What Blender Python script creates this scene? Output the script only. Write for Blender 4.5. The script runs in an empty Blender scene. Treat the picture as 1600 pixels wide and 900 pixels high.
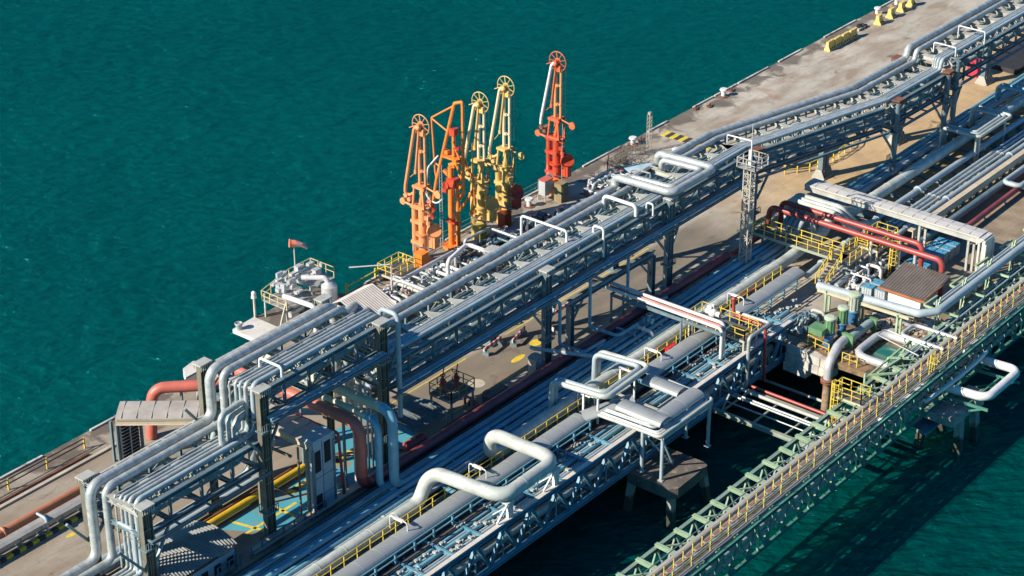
import bpy, math, random
from mathutils import Vector, Matrix
random.seed(11)
S = bpy.context.scene
COL = S.collection
R_ = math.radians

# ------------------------------------------------------------------ camera
A = R_(38.75); TH = R_(27.75); H = 98.0
hd = Vector((math.cos(A), math.sin(A), 0))
fw = hd * math.cos(TH) + Vector((0, 0, -math.sin(TH)))
rt = Vector((math.sin(A), -math.cos(A), 0))
up = rt.cross(fw)
cpos = Vector((0, 0, H)) - hd * (H / math.tan(TH))
cd = bpy.data.cameras.new('camera'); cam = bpy.data.objects.new('camera', cd); COL.objects.link(cam)
mw = Matrix.Identity(4)
for i in range(3):
    mw[i][0] = rt[i]; mw[i][1] = up[i]; mw[i][2] = -fw[i]; mw[i][3] = cpos[i]
cam.matrix_world = mw
cd.sensor_width = 36; cd.lens = 72.79; cd.clip_start = 1; cd.clip_end = 6000
S.camera = cam
# ------------------------------------------------------------------ world and sun
SUN_AZ = R_(154.5); SUN_EL = R_(31)            # where the sun stands, in the XY frame of the quay
w = bpy.data.worlds.new('World'); S.world = w; w.use_nodes = True
nt = w.node_tree; bg = nt.nodes['Background']
sky = nt.nodes.new('ShaderNodeTexSky'); sky.sky_type = 'NISHITA'; sky.sun_disc = False
sky.sun_elevation = SUN_EL; sky.sun_rotation = R_(90) - SUN_AZ
sky.air_density = 1.3; sky.dust_density = 0.4; sky.ozone_density = 6.0
tint = nt.nodes.new('ShaderNodeVectorMath'); tint.operation = 'MULTIPLY'; tint.inputs[1].default_value = (0.34, 0.98, 1.32)
nt.links.new(sky.outputs[0], tint.inputs[0]); nt.links.new(tint.outputs[0], bg.inputs[0]); bg.inputs[1].default_value = 0.05
sd = bpy.data.lights.new('sun', 'SUN'); sun = bpy.data.objects.new('sun', sd); COL.objects.link(sun)
sd.energy = 5.0; sd.angle = R_(0.5); sd.color = (1.0, 0.88, 0.72)
sv = Vector((math.cos(SUN_AZ) * math.cos(SUN_EL), math.sin(SUN_AZ) * math.cos(SUN_EL), math.sin(SUN_EL)))
sun.rotation_euler = sv.to_track_quat('Z', 'Y').to_euler(); sun.location = (0, 0, 60)
S.view_settings.view_transform = 'Standard'; S.view_settings.look = 'None'
S.view_settings.exposure = 0.72; S.view_settings.gamma = 1.0

# ------------------------------------------------------------------ materials
MATS = {}
def mat(name, col, rough=0.55, metal=0.0, var=0.25, scale=0.8, dirt=None, dirt_amt=0.35, bump=0.0, coords='world', spec=0.5, thr=0.55, soft=0.14):
    if name in MATS: return MATS[name]
    m = bpy.data.materials.new(name); m.use_nodes = True; MATS[name] = m
    n = m.node_tree; N = n.nodes; Lk = n.links; b = N['Principled BSDF']
    b.inputs['Roughness'].default_value = rough; b.inputs['Metallic'].default_value = metal
    b.inputs['Specular IOR Level'].default_value = spec
    if coords == 'world':
        g = N.new('ShaderNodeNewGeometry'); src = g.outputs['Position']
    else:
        g = N.new('ShaderNodeTexCoord'); src = g.outputs['Object']
    n1 = N.new('ShaderNodeTexNoise'); n1.inputs['Scale'].default_value = scale; n1.inputs['Detail'].default_value = 5
    Lk.new(src, n1.inputs['Vector'])
    mr = N.new('ShaderNodeMapRange'); mr.inputs[1].default_value = 0.3; mr.inputs[2].default_value = 0.7
    mr.inputs[3].default_value = 1 - var; mr.inputs[4].default_value = 1 + var * 0.6
    Lk.new(n1.outputs[0], mr.inputs[0])
    mx = N.new('ShaderNodeVectorMath'); mx.operation = 'SCALE'; mx.inputs[0].default_value = col[:3]
    Lk.new(mr.outputs[0], mx.inputs['Scale']); out = mx.outputs[0]
    if dirt:
        n2 = N.new('ShaderNodeTexNoise'); n2.inputs['Scale'].default_value = scale * 2.7; n2.inputs['Detail'].default_value = 8
        n2.inputs['Roughness'].default_value = 0.65
        Lk.new(src, n2.inputs['Vector'])
        r2 = N.new('ShaderNodeMapRange'); r2.inputs[1].default_value = thr; r2.inputs[2].default_value = thr + soft
        r2.inputs[3].default_value = 0; r2.inputs[4].default_value = dirt_amt; Lk.new(n2.outputs[0], r2.inputs[0])
        mm = N.new('ShaderNodeMix'); mm.data_type = 'RGBA'; mm.inputs[7].default_value = (*dirt, 1)
        Lk.new(r2.outputs[0], mm.inputs[0]); Lk.new(out, mm.inputs[6]); out = mm.outputs[2]
    Lk.new(out, b.inputs['Base Color'])
    if bump:
        n3 = N.new('ShaderNodeTexNoise'); n3.inputs['Scale'].default_value = 6; n3.inputs['Detail'].default_value = 6
        Lk.new(src, n3.inputs['Vector'])
        bp = N.new('ShaderNodeBump'); bp.inputs['Strength'].default_value = bump; bp.inputs['Distance'].default_value = 0.05
        Lk.new(n3.outputs[0], bp.inputs['Height']); Lk.new(bp.outputs[0], b.inputs['Normal'])
    return m
rust = (0.16, 0.07, 0.03); grime = (0.10, 0.09, 0.075)
STEEL = mat('grey_blue_steel', (0.15, 0.22, 0.25), 0.5, 0.1, 0.25, 0.7, (0.10, 0.085, 0.06), 0.5)
STEELT = mat('truss_blue_grey_paint', (0.11, 0.27, 0.36), 0.5, 0.0, 0.25, 0.7, (0.12, 0.09, 0.06), 0.4)
PALE = mat('pale_beam_paint', (0.42, 0.43, 0.40), 0.6, 0.0, 0.2, 0.7, (0.2, 0.16, 0.11), 0.5)
OLIVE = mat('weathered_column_paint', (0.17, 0.16, 0.125), 0.65, 0.0, 0.3, 0.6, (0.07, 0.06, 0.05), 0.6)
CLAD = mat('aluminium_cladding', (0.44, 0.48, 0.485), 0.42, 0.25, 0.28, 1.5, (0.25, 0.19, 0.13), 0.6)
CLADB = mat('bright_cladding', (0.52, 0.54, 0.56), 0.42, 0.25, 0.14, 0.9, (0.32, 0.27, 0.2), 0.5)
PIPE = mat('grey_pipe_paint', (0.34, 0.42, 0.46), 0.42, 0.0, 0.15, 0.8, (0.22, 0.2, 0.17), 0.4)
PIPEB = mat('blue_grey_pipe_paint', (0.16, 0.37, 0.47), 0.4, 0.0, 0.2, 0.6, (0.15, 0.2, 0.22), 0.45)
PIPET = mat('teal_grey_pipe_paint', (0.24, 0.33, 0.34), 0.5, 0.0, 0.2, 0.6, (0.13, 0.15, 0.14), 0.45)
MAINP = mat('off_white_pipe_paint', (0.46, 0.50, 0.47), 0.5, 0.0, 0.24, 0.9, (0.30, 0.29, 0.24), 0.5)
WHITE = mat('white_paint', (0.64, 0.65, 0.65), 0.5, 0.0, 0.12, 1.2, (0.38, 0.31, 0.22), 0.5)
RED = mat('red_oxide_paint', (0.36, 0.06, 0.055), 0.4, 0.0, 0.2, 0.8, (0.2, 0.05, 0.04), 0.45)
REDD = mat('maroon_pipe_paint', (0.27, 0.06, 0.07), 0.45, 0.0, 0.25, 0.5, (0.08, 0.04, 0.05), 0.5)
CORAL = mat('coral_pipe_paint', (0.50, 0.135, 0.10), 0.45, 0.0, 0.15, 0.8, (0.3, 0.13, 0.09), 0.3)
BROWNP = mat('brown_orange_pipe_paint', (0.46, 0.19, 0.10), 0.5, 0.0, 0.15, 0.8, (0.25, 0.11, 0.06), 0.4)
CREAM = mat('cream_pipe_paint', (0.50, 0.47, 0.34), 0.45, 0.0, 0.15, 0.8, (0.3, 0.26, 0.18), 0.4)
YEL = mat('yellow_rail_paint', (0.66, 0.50, 0.07), 0.5, 0.0, 0.2, 1.5, (0.25, 0.16, 0.06), 0.5)
YELR = mat('worn_yellow_rail', (0.42, 0.33, 0.12), 0.55, 0.0, 0.3, 1.5, (0.3, 0.16, 0.08), 0.6)
YELB = mat('yellow_block_paint', (0.70, 0.52, 0.17), 0.6, 0.0, 0.2, 1.5, (0.35, 0.25, 0.12), 0.5)
YELM = mat('yellow_marking_paint', (0.68, 0.52, 0.04), 0.7, 0.0, 0.2, 2, (0.28, 0.24, 0.16), 0.7)
BLACKM = mat('black_marking_paint', (0.045, 0.045, 0.05), 0.7, 0.0, 0.2, 2, (0.2, 0.19, 0.16), 0.4)
GREEN = mat('sage_green_paint', (0.33, 0.46, 0.30), 0.5, 0.0, 0.2, 0.9, (0.22, 0.20, 0.12), 0.5)
GREEND = mat('deep_green_paint', (0.07, 0.24, 0.19), 0.5, 0.0, 0.25, 0.9, (0.08, 0.11, 0.08), 0.5)
TRAYD = mat('dark_grey_grating', (0.13, 0.125, 0.12), 0.7, 0.2, 0.3, 1.2, (0.26, 0.22, 0.17), 0.5)
TRAYL = mat('galvanised_tray', (0.40, 0.39, 0.37), 0.55, 0.3, 0.2, 1.0, (0.25, 0.2, 0.16), 0.5)
PINK = mat('faded_red_pipe', (0.45, 0.17, 0.14), 0.5, 0.0, 0.25, 0.8, (0.3, 0.2, 0.16), 0.5)
ROOF = mat('aged_sheet_roof', (0.46, 0.43, 0.38), 0.6, 0.1, 0.18, 0.7, (0.38, 0.26, 0.16), 0.5)
COVER = mat('smooth_metal_cover', (0.37, 0.40, 0.41), 0.5, 0.35, 0.1, 0.6, (0.33, 0.31, 0.29), 0.45)
CORR = mat('corrugated_grey_roof', (0.20, 0.22, 0.22), 0.6, 0.1, 0.2, 0.8, (0.3, 0.25, 0.18), 0.45)
CORRP = mat('corrugated_pale_roof', (0.47, 0.44, 0.42), 0.6, 0.1, 0.15, 0.8, (0.3, 0.25, 0.2), 0.45)
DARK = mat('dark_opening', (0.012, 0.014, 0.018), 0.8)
RUSTM = mat('rusty_steel', (0.20, 0.085, 0.05), 0.8, 0.0, 0.4, 1.5, (0.09, 0.05, 0.035), 0.6)
BLUEM = mat('blue_machine_paint', (0.05, 0.17, 0.32), 0.4, 0.0, 0.2, 1.5, (0.1, 0.08, 0.06), 0.5)
TEALB = mat('turquoise_deck_paint', (0.07, 0.33, 0.43), 0.65, 0.0, 0.2, 0.12, (0.27, 0.22, 0.16), 0.95, thr=0.52, soft=0.06)
PLAST = mat('ibc_plastic', (0.42, 0.50, 0.55), 0.35, 0.0, 0.1, 2, (0.6, 0.6, 0.6), 0.4)
PLASTB = mat('ibc_blue_cover', (0.08, 0.30, 0.47), 0.45, 0.0, 0.15, 2)
ORANGE = mat('orange_arm_paint', (0.78, 0.22, 0.035), 0.4, 0.0, 0.12, 1.0, (0.4, 0.12, 0.04), 0.4)
PEACH = mat('faded_orange_arm_paint', (0.70, 0.28, 0.11), 0.5, 0.0, 0.12, 1.0, (0.55, 0.2, 0.1), 0.4)
LEMON = mat('pale_yellow_arm_paint', (0.60, 0.40, 0.13), 0.5, 0.0, 0.12, 1.0, (0.5, 0.32, 0.1), 0.4)
IVORY = mat('ivory_tube_paint', (0.68, 0.56, 0.36), 0.5, 0.0, 0.1, 1.0, (0.5, 0.38, 0.2), 0.35)
REDO = mat('bright_red_arm_paint', (0.50, 0.06, 0.025), 0.45, 0.0, 0.2, 1.0, (0.35, 0.06, 0.03), 0.5)
BEIGE = mat('beige_tray_cover', (0.55, 0.47, 0.36), 0.6, 0.0, 0.12, 0.8, (0.4, 0.3, 0.2), 0.4)
CONCP = mat('pile_concrete', (0.30, 0.29, 0.26), 0.85, 0.0, 0.35, 0.5, (0.08, 0.085, 0.08), 0.7, bump=0.3)
CONCL = mat('pale_concrete', (0.45, 0.41, 0.34), 0.85, 0.0, 0.25, 0.5, (0.2, 0.16, 0.12), 0.6, bump=0.3)
RUBBLE = mat('rubble', (0.30, 0.21, 0.14), 0.9, 0.0, 0.6, 1.5, (0.07, 0.05, 0.04), 0.8, bump=0.6)
SOCK = mat('windsock_cloth', (0.9, 0.25, 0.14), 0.8, 0.0, 0.1, 1)
SOCKP = mat('faded_windsock_cloth', (0.8, 0.42, 0.36), 0.8, 0.0, 0.1, 1)
LAMPW = mat('lamp_housing', (0.8, 0.8, 0.78), 0.5)
STAIN = mat('cable_black', (0.03, 0.03, 0.035), 0.7)
BRN = mat('brown_corrugated_roof', (0.27, 0.235, 0.20), 0.7, 0.0, 0.2, 1.0, (0.12, 0.1, 0.09), 0.4)

def tide(m, zt=-4.7):
    n = m.node_tree; N = n.nodes; Lk = n.links; b = N['Principled BSDF']; src = b.inputs['Base Color'].links[0].from_socket
    g = N.new('ShaderNodeNewGeometry'); sp = N.new('ShaderNodeSeparateXYZ'); Lk.new(g.outputs['Position'], sp.inputs[0])
    no = N.new('ShaderNodeTexNoise'); no.inputs['Scale'].default_value = 1.4; no.inputs['Detail'].default_value = 6; Lk.new(g.outputs['Position'], no.inputs['Vector'])
    ma = N.new('ShaderNodeMath'); ma.operation = 'MULTIPLY_ADD'; ma.inputs[1].default_value = 2.0; Lk.new(no.outputs[0], ma.inputs[0]); Lk.new(sp.outputs[2], ma.inputs[2])
    r = N.new('ShaderNodeMapRange'); r.inputs[1].default_value = zt + 1.3; r.inputs[2].default_value = zt + .9; Lk.new(ma.outputs[0], r.inputs[0])
    x = N.new('ShaderNodeMix'); x.data_type = 'RGBA'; Lk.new(r.outputs[0], x.inputs[0]); Lk.new(src, x.inputs[6]); x.inputs[7].default_value = (.045, .05, .035, 1); Lk.new(x.outputs[2], b.inputs['Base Color'])
tide(CONCP)
def concrete_mat():
    m = bpy.data.materials.new('quay_concrete'); m.use_nodes = True
    n = m.node_tree; N = n.nodes; Lk = n.links; b = N['Principled BSDF']; b.inputs['Roughness'].default_value = 0.85
    b.inputs['Specular IOR Level'].default_value = 0.25
    g = N.new('ShaderNodeNewGeometry'); src = g.outputs['Position']
    mp = N.new('ShaderNodeMapping'); mp.inputs['Scale'].default_value = (0.35, 1.0, 1.0); Lk.new(src, mp.inputs[0])
    def noise(sc, det, vec=src, dist=0.0):
        t = N.new('ShaderNodeTexNoise'); t.inputs['Scale'].default_value = sc; t.inputs['Detail'].default_value = det
        t.inputs['Roughness'].default_value = 0.6; t.inputs['Distortion'].default_value = dist; Lk.new(vec, t.inputs['Vector']); return t.outputs[0]
    def rng(v, a, c, lo=0, hi=1):
        r = N.new('ShaderNodeMapRange'); r.inputs[1].default_value = a; r.inputs[2].default_value = c
        r.inputs[3].default_value = lo; r.inputs[4].default_value = hi; Lk.new(v, r.inputs[0]); return r.outputs[0]
    def mix(f, a, c):
        x = N.new('ShaderNodeMix'); x.data_type = 'RGBA'; Lk.new(f, x.inputs[0])
        if isinstance(a, tuple): x.inputs[6].default_value = (*a, 1)
        else: Lk.new(a, x.inputs[6])
        if isinstance(c, tuple): x.inputs[7].default_value = (*c, 1)
        else: Lk.new(c, x.inputs[7])
        return x.outputs[2]
    sep = N.new('ShaderNodeSeparateXYZ'); Lk.new(src, sep.inputs[0])
    # grey concrete, ochre towards the land side and the far end, asphalt road band
    base = mix(rng(noise(0.16, 6), 0.35, 0.65), (0.38, 0.35, 0.295), (0.54, 0.505, 0.44))
    base = mix(rng(noise(0.5, 8, mp.outputs[0], 0.4), 0.42, 0.66), base, (0.30, 0.245, 0.185))
    far = rng(sep.outputs[0], 26, 40); land = rng(sep.outputs[1], 0.0, -8.0)
    mu = N.new('ShaderNodeMath'); mu.operation = 'MULTIPLY'; Lk.new(far, mu.inputs[0]); Lk.new(land, mu.inputs[1])
    och = mix(rng(noise(0.25, 7), 0.4, 0.65), (0.56, 0.40, 0.22), (0.40, 0.29, 0.18))
    base = mix(mu.outputs[0], base, och)
    y1 = rng(sep.outputs[1], -11.8, -10.9); y2 = rng(sep.outputs[1], -5.2, -6.0)
    x1 = rng(sep.outputs[0], 30, 22)
    m2 = N.new('ShaderNodeMath'); m2.operation = 'MULTIPLY'; Lk.new(y1, m2.inputs[0]); Lk.new(y2, m2.inputs[1])
    m3 = N.new('ShaderNodeMath'); m3.operation = 'MULTIPLY'; Lk.new(m2.outputs[0], m3.inputs[0]); Lk.new(x1, m3.inputs[1])
    asp = mix(rng(noise(0.6, 8, mp.outputs[0]), 0.35, 0.7), (0.16, 0.15, 0.13), (0.25, 0.215, 0.175))
    base = mix(m3.outputs[0], base, asp)
    base = mix(rng(sep.outputs[1], -26, -29, 0, .8), base, mix(rng(noise(0.45, 8, src, .5), .4, .65), (0.30, 0.25, 0.19), (0.15, 0.13, 0.11)))  # land-side ground coloured darker, partly standing in for a shadow cast from out of view
    lf = rng(sep.outputs[0], 8, -30, 0, .55)
    base = mix(lf, base, (0.235, 0.19, 0.14))
    br = N.new('ShaderNodeTexBrick'); br.inputs['Scale'].default_value = 1.0; br.inputs['Mortar Size'].default_value = 0.035; br.inputs['Mortar Smooth'].default_value = 0.6
    br.inputs['Brick Width'].default_value = 7.5; br.inputs['Row Height'].default_value = 4.1; br.inputs[1].default_value = (0, 0, 0, 1); br.inputs[2].default_value = (.12, .12, .12, 1); br.inputs[3].default_value = (1, 1, 1, 1); Lk.new(src, br.inputs[0])
    base = mix(rng(br.outputs[0], 0, 1, 0, .42), base, (0.13, 0.11, 0.09))
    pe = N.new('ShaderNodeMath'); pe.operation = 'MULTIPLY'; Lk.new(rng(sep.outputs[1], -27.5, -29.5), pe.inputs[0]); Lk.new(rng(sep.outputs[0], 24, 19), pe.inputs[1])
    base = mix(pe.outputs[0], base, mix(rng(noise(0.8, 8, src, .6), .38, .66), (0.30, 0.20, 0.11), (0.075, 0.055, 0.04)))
    # dark and rusty stains, heavier along the quay edge
    ed = rng(sep.outputs[1], 8.6, 11.2, 0.0, 0.19)
    st = noise(0.33, 9, src, 0.6)
    ad = N.new('ShaderNodeMath'); ad.operation = 'ADD'; Lk.new(st, ad.inputs[0]); Lk.new(ed, ad.inputs[1])
    base = mix(rng(ad.outputs[0], 0.60, 0.70, 0, 0.8), base, (0.095, 0.08, 0.07))
    base = mix(rng(noise(0.21, 7, src, 0.8), 0.63, 0.75, 0, 0.6), base, (0.33, 0.17, 0.10))
    base = mix(rng(noise(3.0, 4), 0.3, 0.8, 0, 0.22), base, (0.13, 0.11, 0.09))
    Lk.new(base, b.inputs['Base Color'])
    bp = N.new('ShaderNodeBump'); bp.inputs['Strength'].default_value = 0.25; bp.inputs['Distance'].default_value = 0.04
    Lk.new(noise(4, 8), bp.inputs['Height']); Lk.new(bp.outputs[0], b.inputs['Normal'])
    return m
CONC = concrete_mat()

def sea_mat():
    m = bpy.data.materials.new('sea_water'); m.use_nodes = True
    n = m.node_tree; N = n.nodes; Lk = n.links; N.remove(N['Principled BSDF']); out = N['Material Output']
    g = N.new('ShaderNodeNewGeometry'); mp = N.new('ShaderNodeMapping')
    mp0 = N.new('ShaderNodeMapping'); mp0.inputs['Rotation'].default_value = (0, 0, R_(46)); Lk.new(g.outputs['Position'], mp0.inputs[0])
    mp.inputs['Scale'].default_value = (0.62, 1.15, 1); Lk.new(mp0.outputs[0], mp.inputs[0])
    def noise(sc, det, dist=0.0, v=None, ro=0.6):
        t = N.new('ShaderNodeTexNoise'); t.inputs['Scale'].default_value = sc; t.inputs['Detail'].default_value = det
        t.inputs['Distortion'].default_value = dist; t.inputs['Roughness'].default_value = ro; Lk.new(v or mp.outputs[0], t.inputs['Vector']); return t.outputs[0]
    a1 = noise(0.7, 6, 0.35, None, 0.6); a2 = noise(0.16, 3, 0.3)
    s = N.new('ShaderNodeMath'); s.operation = 'MULTIPLY'; s.inputs[1].default_value = 1.6; Lk.new(a2, s.inputs[0])
    ad = N.new('ShaderNodeMath'); ad.operation = 'ADD'; Lk.new(a1, ad.inputs[0]); Lk.new(s.outputs[0], ad.inputs[1])
    bp = N.new('ShaderNodeBump'); bp.inputs['Strength'].default_value = 1.0; bp.inputs['Distance'].default_value = 1.15; Lk.new(ad.outputs[0], bp.inputs['Height'])
    big = noise(0.02, 3, 0.0, g.outputs['Position'])
    mr = N.new('ShaderNodeMapRange'); mr.inputs[1].default_value = 0.35; mr.inputs[2].default_value = 0.65; Lk.new(big, mr.inputs[0])
    mx = N.new('ShaderNodeMix'); mx.data_type = 'RGBA'; Lk.new(mr.outputs[0], mx.inputs[0])
    mx.inputs[6].default_value = (0.000, 0.120, 0.122, 1); mx.inputs[7].default_value = (0.000, 0.160, 0.152, 1)
    d = N.new('ShaderNodeBsdfDiffuse'); Lk.new(mx.outputs[2], d.inputs[0]); Lk.new(bp.outputs[0], d.inputs['Normal'])
    t = N.new('ShaderNodeBsdfTransparent'); t.inputs[0].default_value = (0.75, 0.95, 0.95, 1)
    m1 = N.new('ShaderNodeMixShader'); m1.inputs[0].default_value = 0.64; Lk.new(d.outputs[0], m1.inputs[1]); Lk.new(t.outputs[0], m1.inputs[2])
    gl = N.new('ShaderNodeBsdfGlossy'); gl.inputs['Roughness'].default_value = 0.12; gl.inputs[0].default_value = (0.05, 0.60, 0.66, 1); Lk.new(bp.outputs[0], gl.inputs['Normal'])
    fr = N.new('ShaderNodeFresnel'); fr.inputs[0].default_value = 1.33; Lk.new(bp.outputs[0], fr.inputs['Normal'])
    m2 = N.new('ShaderNodeMixShader'); Lk.new(fr.outputs[0], m2.inputs[0]); Lk.new(m1.outputs[0], m2.inputs[1]); Lk.new(gl.outputs[0], m2.inputs[2])
    Lk.new(m2.outputs[0], out.inputs[0])
    return m
SEA = sea_mat()
SEABED = mat('turbid_deep_water', (0.0, 0.42, 0.28), 1.0, 0, 0.6, 0.07, None, spec=0.0)

# ------------------------------------------------------------------ mesh kit
V = Vector
ROOTLOC = {}
class MB:
    def __init__(s): s.v = []; s.f = []; s.sm = []; s.mi = []; s.pc = []; s.cur = 0; s.dep = 0; s.hold = False
    def add(s, vs, fs, smooth=False, mi=0):
        o = len(s.v); s.v += [tuple(x) for x in vs]
        for f in fs: s.f.append([i + o for i in f]); s.sm.append(smooth); s.mi.append(mi); s.pc.append(s.cur)
    def box(s, c, d, rz=0.0, mi=0):
        x, y, z = d[0] / 2, d[1] / 2, d[2] / 2; ca, sa = math.cos(rz), math.sin(rz)
        vs = []
        for dz in (-z, z):
            for dx, dy in ((-x, -y), (x, -y), (x, y), (-x, y)):
                vs.append((c[0] + dx * ca - dy * sa, c[1] + dx * sa + dy * ca, c[2] + dz))
        s.add(vs, [(3, 2, 1, 0), (4, 5, 6, 7), (0, 1, 5, 4), (1, 2, 6, 5), (2, 3, 7, 6), (3, 0, 4, 7)], False, mi)
        return s
    def frame(s, p, q):
        t = (V(q) - V(p)).normalized(); u = V((0, 0, 1)) if abs(t.z) < 0.95 else V((1, 0, 0))
        a = t.cross(u).normalized(); b = a.cross(t).normalized(); return t, a, b
    def beam(s, p, q, wd, ht, mi=0):
        t, a, b = s.frame(p, q); vs = []
        for e in (V(p), V(q)):
            for i, j in ((-1, -1), (1, -1), (1, 1), (-1, 1)): vs.append(e + a * (i * wd / 2) + b * (j * ht / 2))
        s.add(vs, [(0, 1, 2, 3), (7, 6, 5, 4), (4, 5, 1, 0), (5, 6, 2, 1), (6, 7, 3, 2), (7, 4, 0, 3)], False, mi); return s
    def ibeam(s, p, q, wd, ht, th=0.05):
        t, a, b = s.frame(p, q); o = b * (ht / 2 - th / 2)
        s.beam(V(p) + o, V(q) + o, wd, th); s.beam(V(p) - o, V(q) - o, wd, th); s.beam(p, q, th, ht - 2 * th); return s
    def cyl(s, p, q, r, r2=None, n=12, caps=True, mi=0):
        r2 = r if r2 is None else r2; t, a, b = s.frame(p, q)
        vs = []
        for e, rr in ((V(p), r), (V(q), r2)):
            for i in range(n):
                g = 2 * math.pi * i / n; vs.append(e + a * (rr * math.cos(g)) + b * (rr * math.sin(g)))
        s.add(vs, [(i, i + n, (i + 1) % n + n, (i + 1) % n) for i in range(n)], True, mi)
        if caps: s.add(vs, [tuple(range(n)), tuple(range(2 * n - 1, n - 1, -1))], False, mi)
        return s
    def path(s, pts, r, n=12, bend=None, caps=True, mi=0, bs=6, bumps=None):
        P = [V(p) for p in pts]; bend = bend or 2.6 * r; out = [P[0]]
        for i in range(1, len(P) - 1):
            d0 = (P[i - 1] - P[i]); d1 = (P[i + 1] - P[i]); l0, l1 = d0.length, d1.length; d0.normalize(); d1.normalize()
            ang = d0.angle(d1, math.pi)
            if ang > math.pi - 0.02: continue
            tl = min(bend / math.tan(ang / 2), l0 * 0.48, l1 * 0.48); rad = tl * math.tan(ang / 2)
            a = P[i] + d0 * tl; c = P[i] + d1 * tl; cen = P[i] + (d0 + d1).normalized() * (rad / math.sin(ang / 2))
            va = a - cen; vc = c - cen; tot = va.angle(vc)
            for k in range(bs + 1):
                f = k / bs; out.append(cen + (va * math.sin((1 - f) * tot) + vc * math.sin(f * tot)) / math.sin(tot))
        out.append(P[-1])
        rr = [r] * len(out)
        if bumps:
            no, nr = [out[0]], [r]
            for i in range(1, len(out)):
                p, q = out[i - 1], out[i]; L = (q - p).length
                if L > 0.9:
                    ev = []
                    for sp, wd, am, ph in bumps:
                        x = sp * ph
                        while x < L - wd - 0.15:
                            if all(abs(x - e[0]) > 0.25 for e in ev): ev.append((x, wd, am))
                            x += sp
                    for x, wd, am in sorted(ev):
                        d = (q - p) / L
                        for o_, k_ in ((-.03, 1), (-.015, 1), (0, am), (.01, am), (wd - .01, am), (wd, am), (wd + .015, 1), (wd + .03, 1)): no.append(p + d * (x + o_)); nr.append(r * k_)
                no.append(q); nr.append(r)
            out, rr = no, nr
        t = (out[1] - out[0]).normalized(); u = V((0, 0, 1)) if abs(t.z) < 0.9 else V((1, 0, 0))
        a = t.cross(u).normalized(); vs = []
        m = len(out)
        for i in range(m):
            if i == 0: tt = (out[1] - out[0]).normalized()
            elif i == m - 1: tt = (out[-1] - out[-2]).normalized()
            else: tt = ((out[i + 1] - out[i]).normalized() + (out[i] - out[i - 1]).normalized()).normalized()
            a = (a - tt * a.dot(tt)).normalized(); b = a.cross(tt)
            for k in range(n):
                g = 2 * math.pi * k / n; vs.append(out[i] + a * (rr[i] * math.cos(g)) + b * (rr[i] * math.sin(g)))
        fs = [(i * n + k, i * n + (k + 1) % n, (i + 1) * n + (k + 1) % n, (i + 1) * n + k) for i in range(m - 1) for k in range(n)]
        s.add(vs, fs, True, mi)
        if caps: s.add(vs[:n] + vs[-n:], [tuple(range(n - 1, -1, -1)), tuple(range(n, 2 * n))], False, mi)
        return s
    def torus(s, c, r, r2, ax, n=24, m=6, mi=0):
        ax = V(ax).normalized(); u = V((0, 0, 1)) if abs(ax.z) < 0.9 else V((1, 0, 0)); a = ax.cross(u).normalized(); b = ax.cross(a)
        vs = []
        for i in range(n):
            g = 2 * math.pi * i / n; d = a * math.cos(g) + b * math.sin(g)
            for k in range(m):
                h = 2 * math.pi * k / m; vs.append(V(c) + d * (r + r2 * math.cos(h)) + ax * (r2 * math.sin(h)))
        s.add(vs, [(i * m + k, ((i + 1) % n) * m + k, ((i + 1) % n) * m + (k + 1) % m, i * m + (k + 1) % m) for i in range(n) for k in range(m)], True, mi); return s
    def ball(s, c, r, n=12, m=8, sc=(1, 1, 1), mi=0):
        vs = []
        for j in range(m + 1):
            ph = math.pi * j / m
            for i in range(n):
                g = 2 * math.pi * i / n; vs.append((c[0] + r * sc[0] * math.sin(ph) * math.cos(g), c[1] + r * sc[1] * math.sin(ph) * math.sin(g), c[2] + r * sc[2] * math.cos(ph)))
        s.add(vs, [(j * n + i, (j + 1) * n + i, (j + 1) * n + (i + 1) % n, j * n + (i + 1) % n) for j in range(m) for i in range(n)], True, mi); return s
    def prism(s, poly, z0, z1, mi=0):
        n = len(poly); ar = sum(poly[i][0] * poly[(i + 1) % n][1] - poly[(i + 1) % n][0] * poly[i][1] for i in range(n))
        if ar < 0: poly = poly[::-1]
        vs = [(x, y, z0) for x, y in poly] + [(x, y, z1) for x, y in poly]
        s.add(vs, [tuple(range(n - 1, -1, -1)), tuple(range(n, 2 * n))] + [(i, (i + 1) % n, (i + 1) % n + n, i + n) for i in range(n)], False, mi); return s
    def extr(s, prof, p, q, mi=0, smooth=False):
        """profile of (across, up) points swept from p to q (horizontal)"""
        t = (V(q) - V(p)).normalized(); a = t.cross(V((0, 0, 1))).normalized(); n = len(prof)
        vs = [V(e) + a * u + V((0, 0, z)) for e in (p, q) for u, z in prof]
        s.add(vs, [(i, (i + 1) % n, (i + 1) % n + n, i + n) for i in range(n)], smooth, mi)
        s.add(vs, [tuple(range(n - 1, -1, -1)), tuple(range(n, 2 * n))], False, mi); return s
def _wrap(fn):
    def g(s, *a, **k):
        if s.dep == 0 and not s.hold: s.cur += 1
        s.dep += 1; r = fn(s, *a, **k); s.dep -= 1; return r
    return g
for _n in ('box', 'beam', 'ibeam', 'cyl', 'path', 'torus', 'ball', 'prism', 'extr'): setattr(MB, _n, _wrap(getattr(MB, _n)))
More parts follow.
